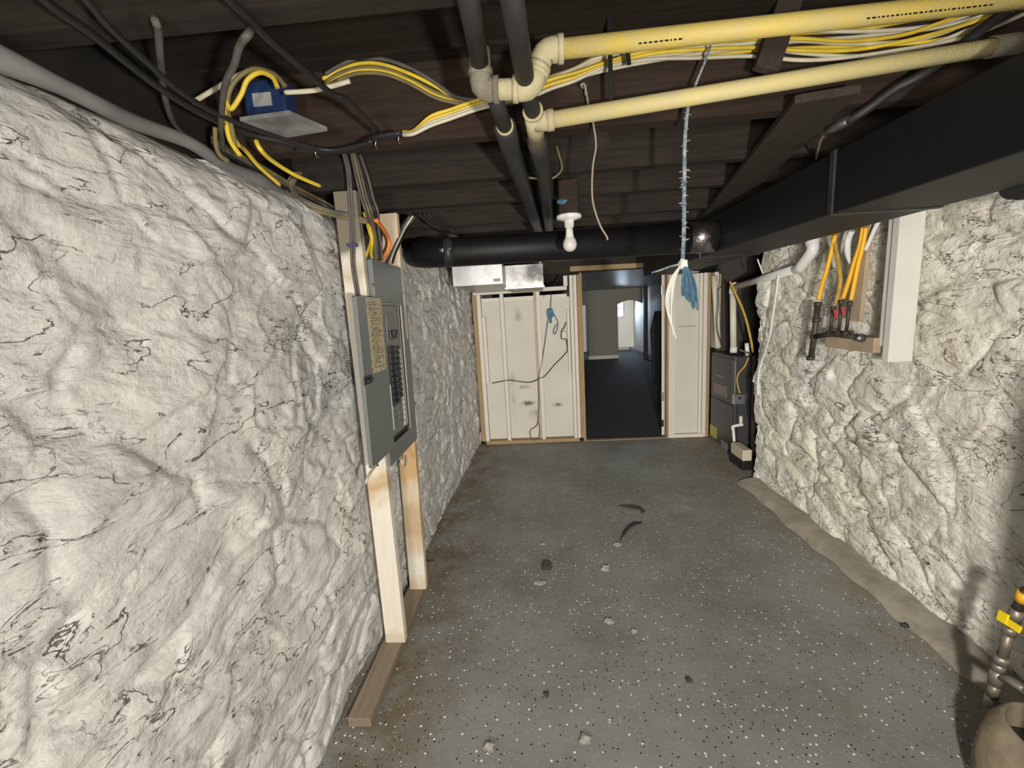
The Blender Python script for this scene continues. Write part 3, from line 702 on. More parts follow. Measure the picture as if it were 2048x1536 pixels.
# two rows of breakers
LT, LB = pc(302, 537, -.01), pc(353, 1018, -.01); RT, RB = pc(372, 532, -.01), pc(408, 952, -.01)
ym = pc(358, 640, -.01).y
yl0 = (LT.y+LB.y)/2; yr1 = pc(400, 700, -.01).y
for side in range(2):
    zt, zb = (LT.z, LB.z) if side == 0 else (RT.z, RB.z)
    nb = 10; hh = (zt-zb)/nb
    ya, yb = (yl0, ym-.003) if side == 0 else (ym+.003, yr1)
    for k in range(nb):
        q = MB(); z1 = zt-k*hh; prect(ya, yb, z1-hh+.0015, z1-.0015, -.012, -.002, .002, q)
        h = (yb-ya)
        if side == 0: prect(yb-.42*h, yb-.12*h, z1-.68*hh, z1-.30*hh, -.002, .010, .002, q)
        else: prect(ya+.12*h, ya+.42*h, z1-.68*hh, z1-.30*hh, -.002, .010, .002, q)
        q.build('breaker', 'black', ep)
fz1, fz0 = LB.z, pc(380, 1200, -.01).z
for side in range(2):
    ya, yb = (yl0, ym-.003) if side == 0 else (ym+.003, yr1)
    top = LB.z if side == 0 else RB.z; nn = 4 if side == 0 else 5; hh = (top-fz0)/nn
    for k in range(nn):
        q = MB(); prect(ya, yb, top-(k+1)*hh+.002, top-k*hh-.002, -.012, -.009, .001, q); q.build('filler_plate', 'greymetal', ep)
ns0, ns1 = pc(395, 560, -.01), pc(455, 1160, -.01)
nz1, nz0 = pc(410, 548, -.01).z, pc(457, 1165, -.01).z
for k in range(15):
    hh = (nz1-nz0)/15; q = MB(); prect(yr1+.006, yr1+.040, nz1-(k+1)*hh+.0015, nz1-k*hh-.0015, -.012, -.0105, 0, q); q.build('number_label', 'paper', ep)
q = MB(); prect(yl0-.012, yl0-.004, fz0, LB.z+.1, -.012, -.0105, 0, q); q.build('number_strip', 'paper', ep)
for (cx, cy) in ((338, 183), (378, 258), (185, 38), (432, 102), (460, 1165), (352, 1408), (445, 1280)):
    p = pc(cx, cy, .001); MB().lathe([(0, .004), (.004, .0035), (.006, 0)], p, (1, 0, 0), 12).build('screw', 'steel', ep)
# opened door lying back against the first post
D = [pc(22, 118, .008), pc(243, 148, .008), pc(362, 1362, .008), pc(205, 1490, .008)]
dy0, dy1 = (D[0].y+D[3].y)/2, (D[1].y+D[2].y)/2; dz0, dz1 = (D[2].z+D[3].z)/2, (D[0].z+D[1].z)/2
dm = MB(); prect(dy0, dy1, dz0, dz1, .004, .008, .001, dm)
prect(dy0, dy0+.004, dz0, dz1, -.008, .006, .001, dm); prect(dy0, dy1, dz0, dz0+.004, -.008, .006, .001, dm); prect(dy0, dy1, dz1-.004, dz1, -.008, .006, .001, dm)
dr = dm.build('door', 'greymetal', ep)
l0, l1, l2, l3 = pc(122, 137, .009), pc(241, 150, .009), pc(291, 728, .009), pc(192, 750, .009)
lm = MB(); prect(l0.y*.5+l3.y*.5, dy1-.004, (l2.z+l3.z)/2, (l0.z+l1.z)/2, .008, .0086, 0, lm)
lb = lm.build('directory_label', 'label', dr, 'yellowed handwritten circuit directory')
lg = MB(); ly0, ly1, lz0, lz1 = l0.y*.5+l3.y*.5, dy1-.004, (l2.z+l3.z)/2, (l0.z+l1.z)/2
rr = random.Random(3)
for k in range(34):
    z = lz1-.02-(lz1-lz0-.04)*k/33; a0 = ly0+.008+rr.random()*.03; a1 = a0+.02+rr.random()*(ly1-a0-.03)
    prect(a0, min(a1, ly1-.006), z, z+.0022, .0086, .0088, 0, lg)
prect((ly0+ly1)/2-.001, (ly0+ly1)/2+.001, lz0+.01, lz1-.01, .0086, .0088, 0, lg)
lg.build('handwriting', 'iron', lb)
k0, k1 = pc(115, 850, .01), pc(172, 765, .01)
km = MB(); prect(k0.y, k1.y, pc(143, 845, .01).z, pc(143, 775, .01).z, .008, .014, .003, km); prect(k0.y+.012, k1.y-.01, pc(143, 825, .01).z, pc(143, 800, .01).z, .014, .022, .003, km)
km.build('latch', 'black', dr)
# cables below the panel
cable('cable_end', [pp(753, 927, .0), pp(748, 935, .01), pp(738, 950, .012), pp(733, 962, .01), pp(732, 966, .0)], .0055, 'cabwhite', 'short pale cable stub tied at the bottom corner of the panel door')
MB().lathe([(0, -.01), (.009, -.008), (.009, .006), (0, .008)], pp(752, 928), (0, 0, 1), 10).build('cable_tie', 'black', None, 'small black tie under the bottom corner of the panel door', 'cable tie')
cable('cable_loop', [pp(801, 910, -.01), pp(803, 922, .012), pp(808, 932, .014), pp(812, 926, .012), pp(811, 912, -.005)], .0055, 'cabwhite', 'pale cable loop hanging below the panel by the second post')
# ------------------------------------------------------------------ cables dropping to the panel
def yp(l, y): return [at(a, b, y=y) for a, b in l]
def mixp(l): return [at(a, b, y=y) for a, b, y in l]
for k in range(2):
    cable('drop_cable', mixp([(683+k*5, 300, 1.70), (694+k*5, 340, 1.705), (698+k*5, 400, 1.708), (702+k*4, 450, 1.709), (703+k*5, 490, 1.708), (704+k*5, 530, 1.709), (711+k*5, 575, 1.708), (713+k*5, 592, 1.70)]), .005, 'cabgrey',
          'pair of grey cables stapled down the face of the front post', 'cables stapled on the front post')
st = at(704, 490, y=1.700)
MB().box((st.x-.018, 1.694, st.z-.006), (st.x+.018, 1.717, st.z+.006), .002).build('cable_clip', 'bluestaple', None, 'dark blue clip holding two cables on the front post', 'cable clip')
cable('orange_cable', mixp([(752, 440, 1.80), (766, 458, 1.9), (776, 475, 2.0), (778, 492, 2.02), (770, 510, 2.02), (760, 526, 2.0)]), .009, 'caborange', 'thick orange cable bending into the top of the breaker panel')
cable('yellow_cable', mixp([(733, 430, 1.80), (741, 462, 1.86), (744, 485, 1.88), (742, 505, 1.9), (745, 522, 1.92)]), .007, 'cabyel', 'bright yellow cable going straight into the panel top beside the orange one')
cable('yellow_cable', mixp([(728, 425, 1.80), (738, 462, 1.86), (742, 480, 1.88), (736, 500, 1.86), (731, 515, 1.85)]), .006, 'cabyel', 'yellow cable curling left above the panel top')
cable('blue_black_cable', mixp([(742, 420, 1.85), (756, 450, 1.95), (760, 475, 2.0), (757, 505, 2.0)]), .011, 'cabblack', 'thick black cable dropping behind the orange cable')
for k, (c, lbl) in enumerate([('cabgrey', 'grey cable swinging left to the panel from the right of the joist, upper one'), ('cabwhite', 'pale thin cable swinging left to the panel from the right of the joist'), ('cabblack', 'black cable swinging left to the panel from the right of the joist, lowest one')]):
    cable('side_cable', mixp([(820+k*6, 432, 2.17), (806+k*5, 455, 2.16), (795+k*4, 480, 2.10), (785+k*3, 505, 2.06), (775+k*5, 526, 2.02)]), .0055, c, lbl)
for k in range(5):
    cable('grey_feed_cable', mixp([(700+k*5, 300+k*2, 1.76), (712+k*6, 355, 1.765), (722+k*6, 395, 1.77), (732+k*6, 425, 1.78), (741+k*4, 455, 1.85), (746+k*4, 490, 1.9), (748+k*4, 520, 1.93)]), .0055, ['cabgrey', 'cabolive', 'cabgrey', 'cabblack', 'cabgrey'][k],
          'dusty cable running down the joist face into the panel top', 'dusty feed cables above the panel')
for k in range(4):
    cable('loop_cable', mixp([(590+k*4, 345, 1.60), (577+k*4, 362, 1.58), (572+k*5, 378, 1.60), (590+k*4, 402-k*2, 1.66), (625+k*3, 420-k*3, 1.70), (665, 431-k*3, 1.71), (700, 438-k*3, 1.712), (735, 446-k*2, 1.75)]), .006, ['cabolive', 'cabgrey', 'cabolive', 'cabgrey'][k],
          'dusty cable looping from the dark corner across the front post', 'cables looping across the front post')
for k in range(3):
    cable('far_cable', mixp([(838+k*9, 428, 2.26), (858+k*9, 446, 2.30), (885+k*5, 462, 2.36), (905+k*6, 475, 2.55)]), .0055, 'cabblack', 'black cable running from the joist to the round black pipe', 'black cables above the pipe elbow')
# ================================================================== cables along the ceiling
ZC = 2.015
cable('black_cable', [at(a, b, z=ZC-.01) for a, b in [(40, -60), (95, 5), (180, 65), (260, 130), (340, 190), (420, 236), (500, 268), (560, 282), (640, 300), (700, 296), (750, 274), (800, 266)]], .0075, 'cabblack', 'long black cable crossing the dark ceiling from the upper left corner to the panel post')
cable('black_cable', [at(a, b, z=ZC-.02) for a, b in [(150, -30), (215, 50), (290, 120), (350, 175), (430, 226), (520, 262), (600, 288), (665, 300), (745, 282)]], .006, 'cabblack', 'thinner black cable beside the long one under the left joists')
cable('black_cable', [at(a, b, z=ZC) for a, b in [(440, -20), (490, 30), (540, 80), (610, 140), (660, 185), (700, 205), (755, 262)]], .007, 'cabblack', 'black cable crossing diagonally in front of the looped yellow cables')
cable('grey_cable', [at(303, 8, z=2.16)] + [at(a, b, z=ZC) for a, b in [(310, 40), (316, 60), (320, 110), (326, 170), (335, 215), (350, 250), (385, 285)]], .0062, 'cabgrey', 'grey cable hanging straight down in the dark left corner')
cable('grey_cable', [at(512, 40, z=2.14)] + [at(a, b, z=ZC-.015) for a, b in [(498, 66), (480, 90), (468, 130), (450, 170), (444, 220), (442, 260), (447, 300), (455, 325)]], .0066, 'cabgrey', 'grey cable curving down left of the blue box')
for k, (c, pts, lb) in enumerate([
    ('cabyel', [(555, 175), (545, 155), (520, 145), (495, 160), (482, 190), (462, 218), (450, 200), (452, 240), (460, 280), (480, 310)], 'bright yellow cable looping over the blue box'),
    ('cabolive', [(570, 172), (548, 148), (510, 138), (480, 152), (460, 180), (455, 215), (462, 250), (470, 290)], 'dull yellow cable looping over the blue box'),
    ('cabwhite', [(385, 205), (430, 178), (470, 155), (500, 140)], 'pale cable running left from the loop above the blue box'),
    ('cabwhite', [(570, 185), (620, 182), (650, 176), (700, 162)], 'pale cable leaving the blue box to the right'),
    ('cabolive', [(430, 255), (432, 290), (440, 310), (455, 322)], 'dull yellow cable end hanging under the black cables'),
    ('cabyel', [(465, 270), (475, 288), (490, 300), (520, 335), (560, 370)], 'thin yellow cable slanting down to the wall top'),
    ('cabyel', [(512, 282), (522, 300), (545, 322), (590, 350), (640, 372)], 'thin yellow cable end below the metal plate')]):
    cable('loose_cable', [at(a, b, y=1.13+.004*k) if k < 5 or i < 2 else at(a, b, y=1.13+.09*(i-1)) for i, (a, b) in enumerate(pts)], .0058, c, lb)
for k, (c, lb) in enumerate([('cabblack', 'black cable lying along the top of the white wall, upper of three'), ('cabgrey', 'grey cable lying along the top of the white wall, middle of three'), ('cabolive', 'dull yellow cable lying along the top of the white wall, lowest of three')]):
    cable('wall_top_cable', [at(a, b-7*k, x=-.868+.006*k) for a, b in [(425, 290), (470, 318), (520, 345), (565, 372), (605, 395), (650, 418)]] + [at(688, 436-5*k, y=1.712-.002*k)], .006, c, lb)
# bundle of sheathed cables: right part on the joist face, dividing behind the pipes
yb_ = 1.382
def bundle(pts, jx, jy, r, c, lb, grp, y=yb_):
    cable('sheathed_cable', [at(a+jx*math.sin(i*1.9+jx), b+jy*(.6+.4*math.sin(i*1.3+jy)), y=y-abs(jy)*.0004) for i, (a, b) in enumerate(pts)], r, c, lb, grp)
UP = [(650, 158), (680, 140), (720, 128), (770, 130), (820, 148), (870, 175), (915, 198), (960, 205), (1010, 200), (1060, 186)]
LO = [(805, 268), (830, 266), (860, 246), (900, 232), (950, 216), (1000, 202), (1050, 188)]
R1 = [(1050, 186), (1100, 165), (1150, 148), (1210, 125), (1300, 107), (1400, 99), (1505, 90), (1600, 88), (1700, 88), (1800, 78), (1880, 62), (1960, 35), (2060, -10)]
gy = 'cable bundle under the upper yellow pipe'
ly = 'yellow sheathed cable in the bundle along the joist face'; lw = 'off white sheathed cable in the bundle along the joist face'
for k in range(9):
    c = ['cabyel', 'cabwhite', 'cabyel', 'cabwhite', 'cabwhite', 'cabyel', 'cabyel', 'cabwhite', 'cabwhite'][k]
    r1 = [(a, b + (k-4)*(3.0 if a < 1300 else 4.0 if a < 1600 else 6.6) + (0 if i < 2 else 6.5*math.sin(i*1.15+k*2.4)*(1 if a > 1150 else .5))) for i, (a, b) in enumerate(R1)]
    bundle(r1, 6-k, (k % 3)*2-2, .0052, c, (ly if c == 'cabyel' else lw), gy, yb_-.012*(k % 3))
for k, (c, dy) in enumerate([('cabyel', -2), ('cabolive', 7), ('cabyel', 13), ('cabolive', 18), ('cabgrey', -12)]):
    bundle([(a, b+dy*(1 if i < 6 else .45)) for i, (a, b) in enumerate(UP)], 5-k*2, 2, .0055, c, 'dusty yellow cable looping up left of the pipe elbow', 'upper looped cables left of the pipes', yb_-.003*k)
for k, (c, dy) in enumerate([('cabyel', -13), ('cabyel', -6), ('cabwhite', 0), ('cabwhite', 5)]):
    bundle([(a, b+dy*(.3 if i < 2 else 1)) for i, (a, b) in enumerate(LO)], 3, 0, .0055, c, 'cable sweeping down left below the pipe elbow', 'lower cables left of the pipes', yb_-.02-.003*k)
cable('joist_cable', [at(a, b, y=1.385) for a, b in [(590, 298), (640, 300), (690, 296), (730, 284), (752, 275), (790, 272), (812, 266)]], .008, 'cabblack', 'black cable clipped along the lower edge of the joist')
for (a, b, lb) in ((752, 282, 'metal staple on the joist at the cable crossing'), (798, 272, 'metal staple on the joist where the pale cables end'), (632, 300, 'small metal staple on the black joist cable')):
    p = at(a, b, y=1.372); MB().tube([(p.x-.004, p.y+.02, p.z-.014), (p.x-.003, p.y, p.z-.012), (p.x+.003, p.y, p.z+.012), (p.x+.004, p.y+.02, p.z+.014)], .0022, 6).build('cable_staple', 'steel', None, lb, 'staple')
# blue box and metal plate under it
bbx = thing('junction_box', 'blue plastic electrical box with a pale square sticker, upper left', 'electrical box', at(530, 232, y=1.25))
p0, p1 = at(493, 232, y=1.24), at(566, 172, y=1.24)
MB().box((p0.x, 1.24, p0.z), (p1.x, 1.30, p1.z+.02), .004).build('box_body', 'blue', bbx)
q0, q1 = at(508, 214, y=1.239), at(541, 184, y=1.239)
MB().box((q0.x, 1.2375, q0.z), (q1.x, 1.2405, q1.z), 0).build('sticker', 'sticker', bbx)
MB().slab([at(480, 243, z=2.012), at(544, 281, z=2.012), at(655, 262, z=2.012), at(578, 229, z=2.012)], (0, 0, 1), .010).build('metal_plate', 'galvdull', None, 'dull grey metal plate nailed under the joist below the blue box', 'metal plate')
# ================================================================== pipes
# run A: dark pipe from behind, elbow, nipple, elbow, riser, elbow, long yellow pipe
ra = thing('gas_pipe', 'upper yellow pipe with dusty elbows and its dark feed pipe', 'pipe', (0.0, 1.0, 2.0))
A0, A1 = at(930, -40, z=2.02), at(960, 130, y=1.04); E1 = at(962, 180, y=1.05); E2 = at(1062, 178, y=1.05); E3 = at(1088, 102, y=1.05)
MB().cyl(A0, A1, .0195).build('dark_pipe', 'blackpipe', ra)
MB().tube([A1 + (A1-E1).normalized()*.03, A1, E1+(A1-E1).normalized()*.03], .0235, 20, False).build('coupling', 'dustpipe', ra)
def elbow(p, d0, d1, r, l, name, m, par):
    p = Vector(p); d0 = Vector(d0).normalized(); d1 = Vector(d1).normalized()
    pts = [p+d0*l, p+d0*l*.45] + [p+d0*l*.45*(1-t)**2+d1*l*.45*t**2 for t in (.35, .65)] + [p+d1*l*.45, p+d1*l]
    mb = MB().tube(pts, r, 20, False); mb.tube([p+d0*l, p+d0*(l-.012)], r*1.12, 20, False); mb.tube([p+d1*l, p+d1*(l-.012)], r*1.12, 20, False)
    return mb.build(name, m, par)
elbow(E1, A1-E1, E2-E1, .0245, .04, 'elbow', 'dustpipe', ra)
MB().cyl(E1, E2, .021).build('nipple', 'creamfit', ra)
elbow(E2, E1-E2, E3-E2, .0245, .04, 'elbow', 'creamfit', ra)
MB().cyl(E2, E3, .0205).build('riser', 'creamfit', ra)
Y1 = at(2120, -12, y=1.05)
elbow(E3, E2-E3, Y1-E3, .025, .042, 'elbow', 'creamfit', ra)
MB().cyl(E3, Y1, .0195, 24).build('yellow_pipe', 'yellowpipe', ra)
axd = (Y1-E3).normalized(); upv = Vector((0, -.75, -.66)).normalized()
rr = random.Random(5)
for (t0, n_) in ((.20, 9), (.66, 26)):
    s_ = 0; pm = MB()
    for k in range(n_):
        c0 = E3+axd*(t0+s_); wv = .003+rr.random()*.005; s_ += wv+.004
        pm.slab([c0+upv*.0196+Vector((0, 0, -.002)), c0+axd*wv+upv*.0196+Vector((0, 0, -.002)), c0+axd*wv+upv*.0196+Vector((0, 0, .003)), c0+upv*.0196+Vector((0, 0, .003))], upv, .0006)
    pm.build('printed_marking', 'black', ra)
# run B: dark pipe parallel, tee with the lower cream pipe
rb = thing('gas_pipe', 'lower cream yellow pipe branching from the dark pipe by a tee', 'pipe', (0.05, 1.2, 1.98))
B0, B1, B2, B3 = at(1018, -40, z=2.0), at(1050, 158, z=2.0), at(1068, 232, z=1.985), at(1074, 285, z=1.985)
MB().cyl(B0, B1, .0205).build('dark_pipe', 'blackpipe', rb)
MB().tube([B1-(B1-B0).normalized()*.004, B1+(B1-B0).normalized()*.006], .0225, 20, False).build('pipe_end_ring', 'creamfit', rb)
MB().cyl(B1, B2, .0195).build('dark_pipe', 'blackpipe', rb)
L0 = at(1090, 242, y=B2.y+.02); L1 = at(2034, 86, y=B2.y+.02)
tb = (B2-B1).normalized(); tm = MB().tube([B2-tb*.02, B3], .0235, 20, False)
tm.tube([B2+tb*.03, L0+(L1-L0).normalized()*.02], .0235, 20, False); tm.tube([L0+(L1-L0).normalized()*.005, L0+(L1-L0).normalized()*.022], .0255, 20, False)
tm.build('tee', 'creamfit', rb)
MB().tube([B2-tb*.024, B2-tb*.018], .0255, 20, False).build('tee_ring', 'creamfit', rb)
MB().cyl(L0, L1, .0198, 24).build('cream_pipe', 'creampipe', rb)
MB().cyl(L1-(L1-L0).normalized()*.06, L1+(L1-L0).normalized()*.015, .0225, 20).build('pipe_cap', 'dustpipe', rb)
B4, B5 = at(1086, 330, z=1.985), at(1100, 474, z=1.985)
MB().tube([B3, B4, B5], .028, 20, False).build('dark_main', 'blackpipe', rb)
# run C: dark pipe continuing left of it
rc = thing('drain_pipe', 'dark pipe under the joists left of the tee, ends at the round black duct', 'pipe', (-.05, 1.2, 1.97))
C0, C1, C2 = at(988, 192, z=1.99), at(1010, 254, z=1.985), at(1078, 462, z=1.985)
MB().cyl(C0, C1, .019).build('upper_length', 'blackpipe', rc)
MB().tube([C1-Vector((0, .008, 0)), C1+Vector((0, .004, 0))], .0225, 20, False).build('end_ring', 'creamfit', rc)
MB().tube([C1, at(1022, 300, z=1.985), C2], .029, 20, False).build('lower_length', 'blackpipe', rc)
for x, nm in ((E3.x+.25, 'first'),):
    pass
# straps
for (p, q, lb) in (((1250, 60), (1258, 130), 'black hanger strap behind the upper yellow pipe, right one'), ((1218, -5), (1222, 205), 'thin dark hanger strip behind the upper yellow pipe, left one')):
    a_, b_ = at(*p, y=1.30), at(*q, y=1.30)
    MB().beam(a_, b_, .012, .003, .0005).build('hanger_strap', 'cabblack', None, lb, 'strap')
# timber board in front of the cables and boards at right
MB().beam(at(1592, -40, y=1.31), at(1530, 142, y=1.30), .062, .028, .003).build('brace_board', 'timber', None, 'brown brace board crossing in front of the cable bundle', 'board')
MB().beam(at(1655, 187, z=2.017), at(1345, 520, z=2.017), .15, .022, .004, side=(1, .3, 0)).build('ceiling_timber', 'timber', None, 'long brown timber running beside the black duct under the joists', 'timber')
cd = thing('conduit', 'dark conduit with a bright threaded end beside the top of the black duct', 'conduit', (.95, 1.2, 2.0))
MB().tube([at(2075, -30, y=1.29), at(1965, 58, y=1.30), at(1850, 145, y=1.32), at(1790, 178, y=1.35), at(1740, 214, y=1.375), at(1700, 240, z=1.992), at(1655, 262, z=1.99)], .013, 12).build('conduit_tube', 'blackpipe', cd)
MB().tube([at(1700, 240, z=1.99), at(1655, 262, z=1.99)], .0145, 12, False).build('threaded_end', 'galvblack', cd)
MB().tube([at(a, b, z=1.99) for a, b in [(1655, 262), (1642, 280), (1635, 305), (1632, 318)]], .004, 8).build('wire_end', 'wire', cd)
# thin hanging wires
cable('hanging_wire', mixp([(1172, 180, 1.37), (1178, 215, 1.36), (1186, 245, 1.36), (1192, 290, 1.36), (1186, 330, 1.36), (1184, 375, 1.36), (1187, 410, 1.36), (1200, 450, 1.36), (1214, 474, 1.36), (1214, 480, 1.36)]), .003, 'wire', 'thin tan wire hanging down to the right of the bulb', cat='wire')
cable('hook_wire', mixp([(1166, 176, 1.375), (1162, 170, 1.36), (1168, 168, 1.36), (1171, 176, 1.36), (1171, 190, 1.375)]), .003, 'wire', 'small tan wire hook on the joist above the cream pipe', cat='wire')
cable('short_cable', mixp([(1052, 355, 1.77), (1075, 357, 1.765), (1098, 358, 1.765), (1115, 350, 1.765), (1124, 335, 1.77), (1118, 310, 1.78), (1113, 292, 1.79)]), .0045, 'cabolive', 'short dull yellow cable looping beside the dark pipes')
# ------------------------------------------------------------------ lamp holder with bulb
BYb = 2.08
bp = at(1138, 436, y=BYb)
MB().box((bp.x-.045, BYb-.03, bp.z+.012), (bp.x+.04, BYb+.06, bp.z+.16), .004).build('lamp_block', 'joistbrown', None, 'dark wooden block above the bulb holder', 'block')
pbk = at(1124, 403, y=BYb-.034); MB().blob(pbk, .022, .006, .012, 3, .2).build('blue_tape', 'ropeblue', None, 'scrap of blue tape on the block above the bulb', 'tape')
lh = thing('lamp_holder', 'white porcelain lamp holder with an unlit frosted bulb', 'lamp', bp)
MB().lathe([(0, .012), (.056, .012), (.058, .004), (.054, -.004), (.03, -.010), (.022, -.014), (.0205, -.042), (0, -.042)], bp).build('socket', 'porcelain', lh)
MB().lathe([(0, -.042), (.0165, -.042), (.0165, -.06), (.018, -.075), (.021, -.086)], bp).build('bulb_base', 'porcelain', lh)
MB().lathe([(.021, -.086), (.028, -.098), (.032, -.113), (.031, -.126), (.025, -.138), (.014, -.146), (0, -.149)], bp).build('bulb', 'bulb', lh)
# ------------------------------------------------------------------ braided pull rope with frayed ends
pr_ = thing('pull_rope', 'blue and white braided rope hanging with frayed tassel ends', 'rope', at(1366, 540, y=1.32))
RY = 1.32
rp = [(1421, 92), (1408, 128), (1393, 165), (1384, 192), (1376, 215), (1372, 250), (1369, 300), (1369, 350), (1368, 400), (1368, 450), (1367, 490), (1365, 522)]
MB().tube([at(a, b, y=RY) for a, b in rp], .005, 8, rad=[.0035, .0035, .004, .004, .005, .0055, .0058, .006, .006, .0062, .0062, .006]).build('braid', 'rope', pr_)
fz = MB(); rr = random.Random(2)
for k in range(70):
    t = 4+rr.random()*7.9; i = int(t); f = t-i
    if i+1 >= len(rp): continue
    c = at(rp[i][0]*(1-f)+rp[i+1][0]*f, rp[i][1]*(1-f)+rp[i+1][1]*f, y=RY)
    a = rr.random()*6.28; l = .008+rr.random()*.008
    fz.tube([c, c+Vector((math.cos(a)*l, math.sin(a)*l*.5, (rr.random()-.5)*.012))], .0007, 4, False)
fz.build('loose_fibres', 'ropewhite', pr_)
kn = at(1366, 528, y=RY); MB().blob(kn, .014, .012, .016, 8, .2).build('knot', 'ropewhite', pr_)
for k in range(7):
    j = rr.random
    e = [(1362, 530), (1350-k*1.5, 560), (1343-k*2.2+j()*4, 600+j()*10), (1338+k*2+j()*3, 640+k*6+j()*10)]
    MB().tube([at(a, b, y=RY-.004*k+.01) for a, b in e], .0022, 5).build('white_strand', 'ropewhite', pr_)
for k in range(13):
    j = rr.random
    e = [(1369, 530), (1366+k*1.5, 550), (1362+k*2.4+j()*4, 575+j()*10), (1364+k*2.0+j()*8, 592+k*2.4)]
    MB().tube([at(a, b, y=RY+.003*(k % 4)-.005) for a, b in e], .003, 5).build('blue_strand', 'ropeblue', pr_)
MB().tube([at(a, b, y=RY) for a, b in [(1362, 528), (1340, 533), (1318, 541), (1303, 545)]], .003, 6).build('side_strand', 'rope', pr_)
# ================================================================== ducts
dk = thing('main_duct', 'big black rectangular air duct along the upper right', 'duct', (1.1, 2.2, 1.75))
DX0, DX1, DZ0, DZ1 = .948, 1.275, 1.75, 1.937
MB().box((DX0, -.6, DZ0), (DX1, 3.95, DZ1), .004).build('duct_body', 'duct', dk)
for yv in (1.50, 2.62):
    MB().box((DX0-.007, yv-.012, DZ0-.004), (DX1+.004, yv+.012, DZ1+.004), .003).build('duct_seam', 'ductband', dk)
rd = thing('round_duct', 'round black pipe duct crossing below the joists to the big duct', 'duct', (.2, 2.42, 1.76))
g0, g1 = at(900, 505, y=2.45), at(1446, 472, y=2.42); g1.x = DX0+.0
MB().tube([(-.70, 2.62, g0.z+.03), (-.63, 2.53, g0.z+.012), (-.56, 2.465, g0.z+.004), g0+Vector((.03, 0, 0)), g1], .078, 28, False).build('duct_tube', 'duct', rd)
MB().tube([g1+Vector((-.135, 0, 0)), g1+Vector((-.004, 0, 0))], .081, 28, False).build('foil_tape', 'foil', rd, 'shiny crumpled foil tape at the duct joint')
ft = at(912, 505, y=2.37)
MB().tube([(g0.x-.035, g0.y-.01, g0.z), (g0.x+.015, g0.y, g0.z)], .0795, 28, False).build('elbow_seam', 'ductband', rd)
MB().blob((g0.x-.01, g0.y-.076, g0.z+.005), .03, .006, .015, 6, .3).build('tape_patch', 'foil', rd, 'shiny silver tape patch on the elbow')
y2 = 3.40
a0, a1 = at(906, 574, y=y2), at(1004, 527, y=y2)
bd = thing('branch_duct', 'bright galvanised box duct above the left end of the partition', 'duct', (a0.x, y2, a0.z))
MB().box((a0.x, y2, a0.z), (a1.x, y2+1.2, a1.z+.01), .004).build('duct_body', 'galv', bd)
MB().box((a1.x-.075, y2-.002, a0.z+.02), (a1.x-.02, y2+.001, a0.z+.045), 0).build('paper_tag', 'board', bd)
a0, a1 = at(1011, 576, y=y2+.25), at(1086, 526, y=y2+.25)
be = thing('branch_duct', 'sooty blackened box duct beside the bright galvanised one', 'duct', (a0.x, y2+.25, a0.z))
MB().box((a0.x, y2+.25, a0.z), (a1.x, y2+1.2, a1.z), .004).build('duct_body', 'galvblack', be)
MB().box((a1.x-.03, y2+.40, a1.z-.01), (a1.x-.012, y2+.403, 2.05)).build('hanger', 'galvblack', be)
MB().box((a0.x-.006, y2+.245, a0.z-.012), (a1.x+.006, y2+.265, a0.z+.004), .002).build('bottom_flange', 'galv', be)
# flue pipe under the duct at the right edge
fp = thing('flue_pipe', 'round black flue pipe below the big duct at the right edge', 'flue', (1.4, 1.3, 1.68))
fc = at(2030, 372, y=1.30)
MB().tube([(fc.x, 1.30, fc.z+.01), (1.62, 1.30, fc.z+.02)], .044, 24, False).build('flue_tube', 'blackpipe', fp)
MB().tube([(fc.x+.02, 1.30, fc.z+.01), (fc.x+.035, 1.30, fc.z+.011)], .047, 24, False).build('flue_collar', 'ductband', fp)

# ================================================================== right wall: manifold, post, vent pipe
XR = 1.60
def rp_(px, py, x=XR): return at(px, py, x=x)
mbp = MB(); q = [at(1776, 723, x=1.585), at(1817, 726, x=1.585), at(1848, 415, x=1.585), at(1795, 430, x=1.585)]
y0_, y1_ = 1.915, 2.035
yA, yB = (q[1].y+q[2].y)/2, (q[0].y+q[3].y)/2
Yp = at(1832, 570, x=1.70).y; XL = at(1789, 570, y=Yp).x; Y2 = at(1776, 578, x=XL).y
wp = thing('wall_post', 'white painted post fixed upright on the right stone wall', 'post', ((XL+1.70)/2, (Yp+Y2)/2, 1.16))
zb = at(1797, 724, y=Yp).z
MB().box((XL, Yp, zb), (1.715, Yp+.038, 1.90), .003).build('front_board', 'white', wp)
MB().box((XL+.012, Yp+.038, zb+.07), (1.715, max(Y2, Yp+.08), 1.90), .003).build('back_board', 'white', wp)
yB = max(Y2, Yp+.08)
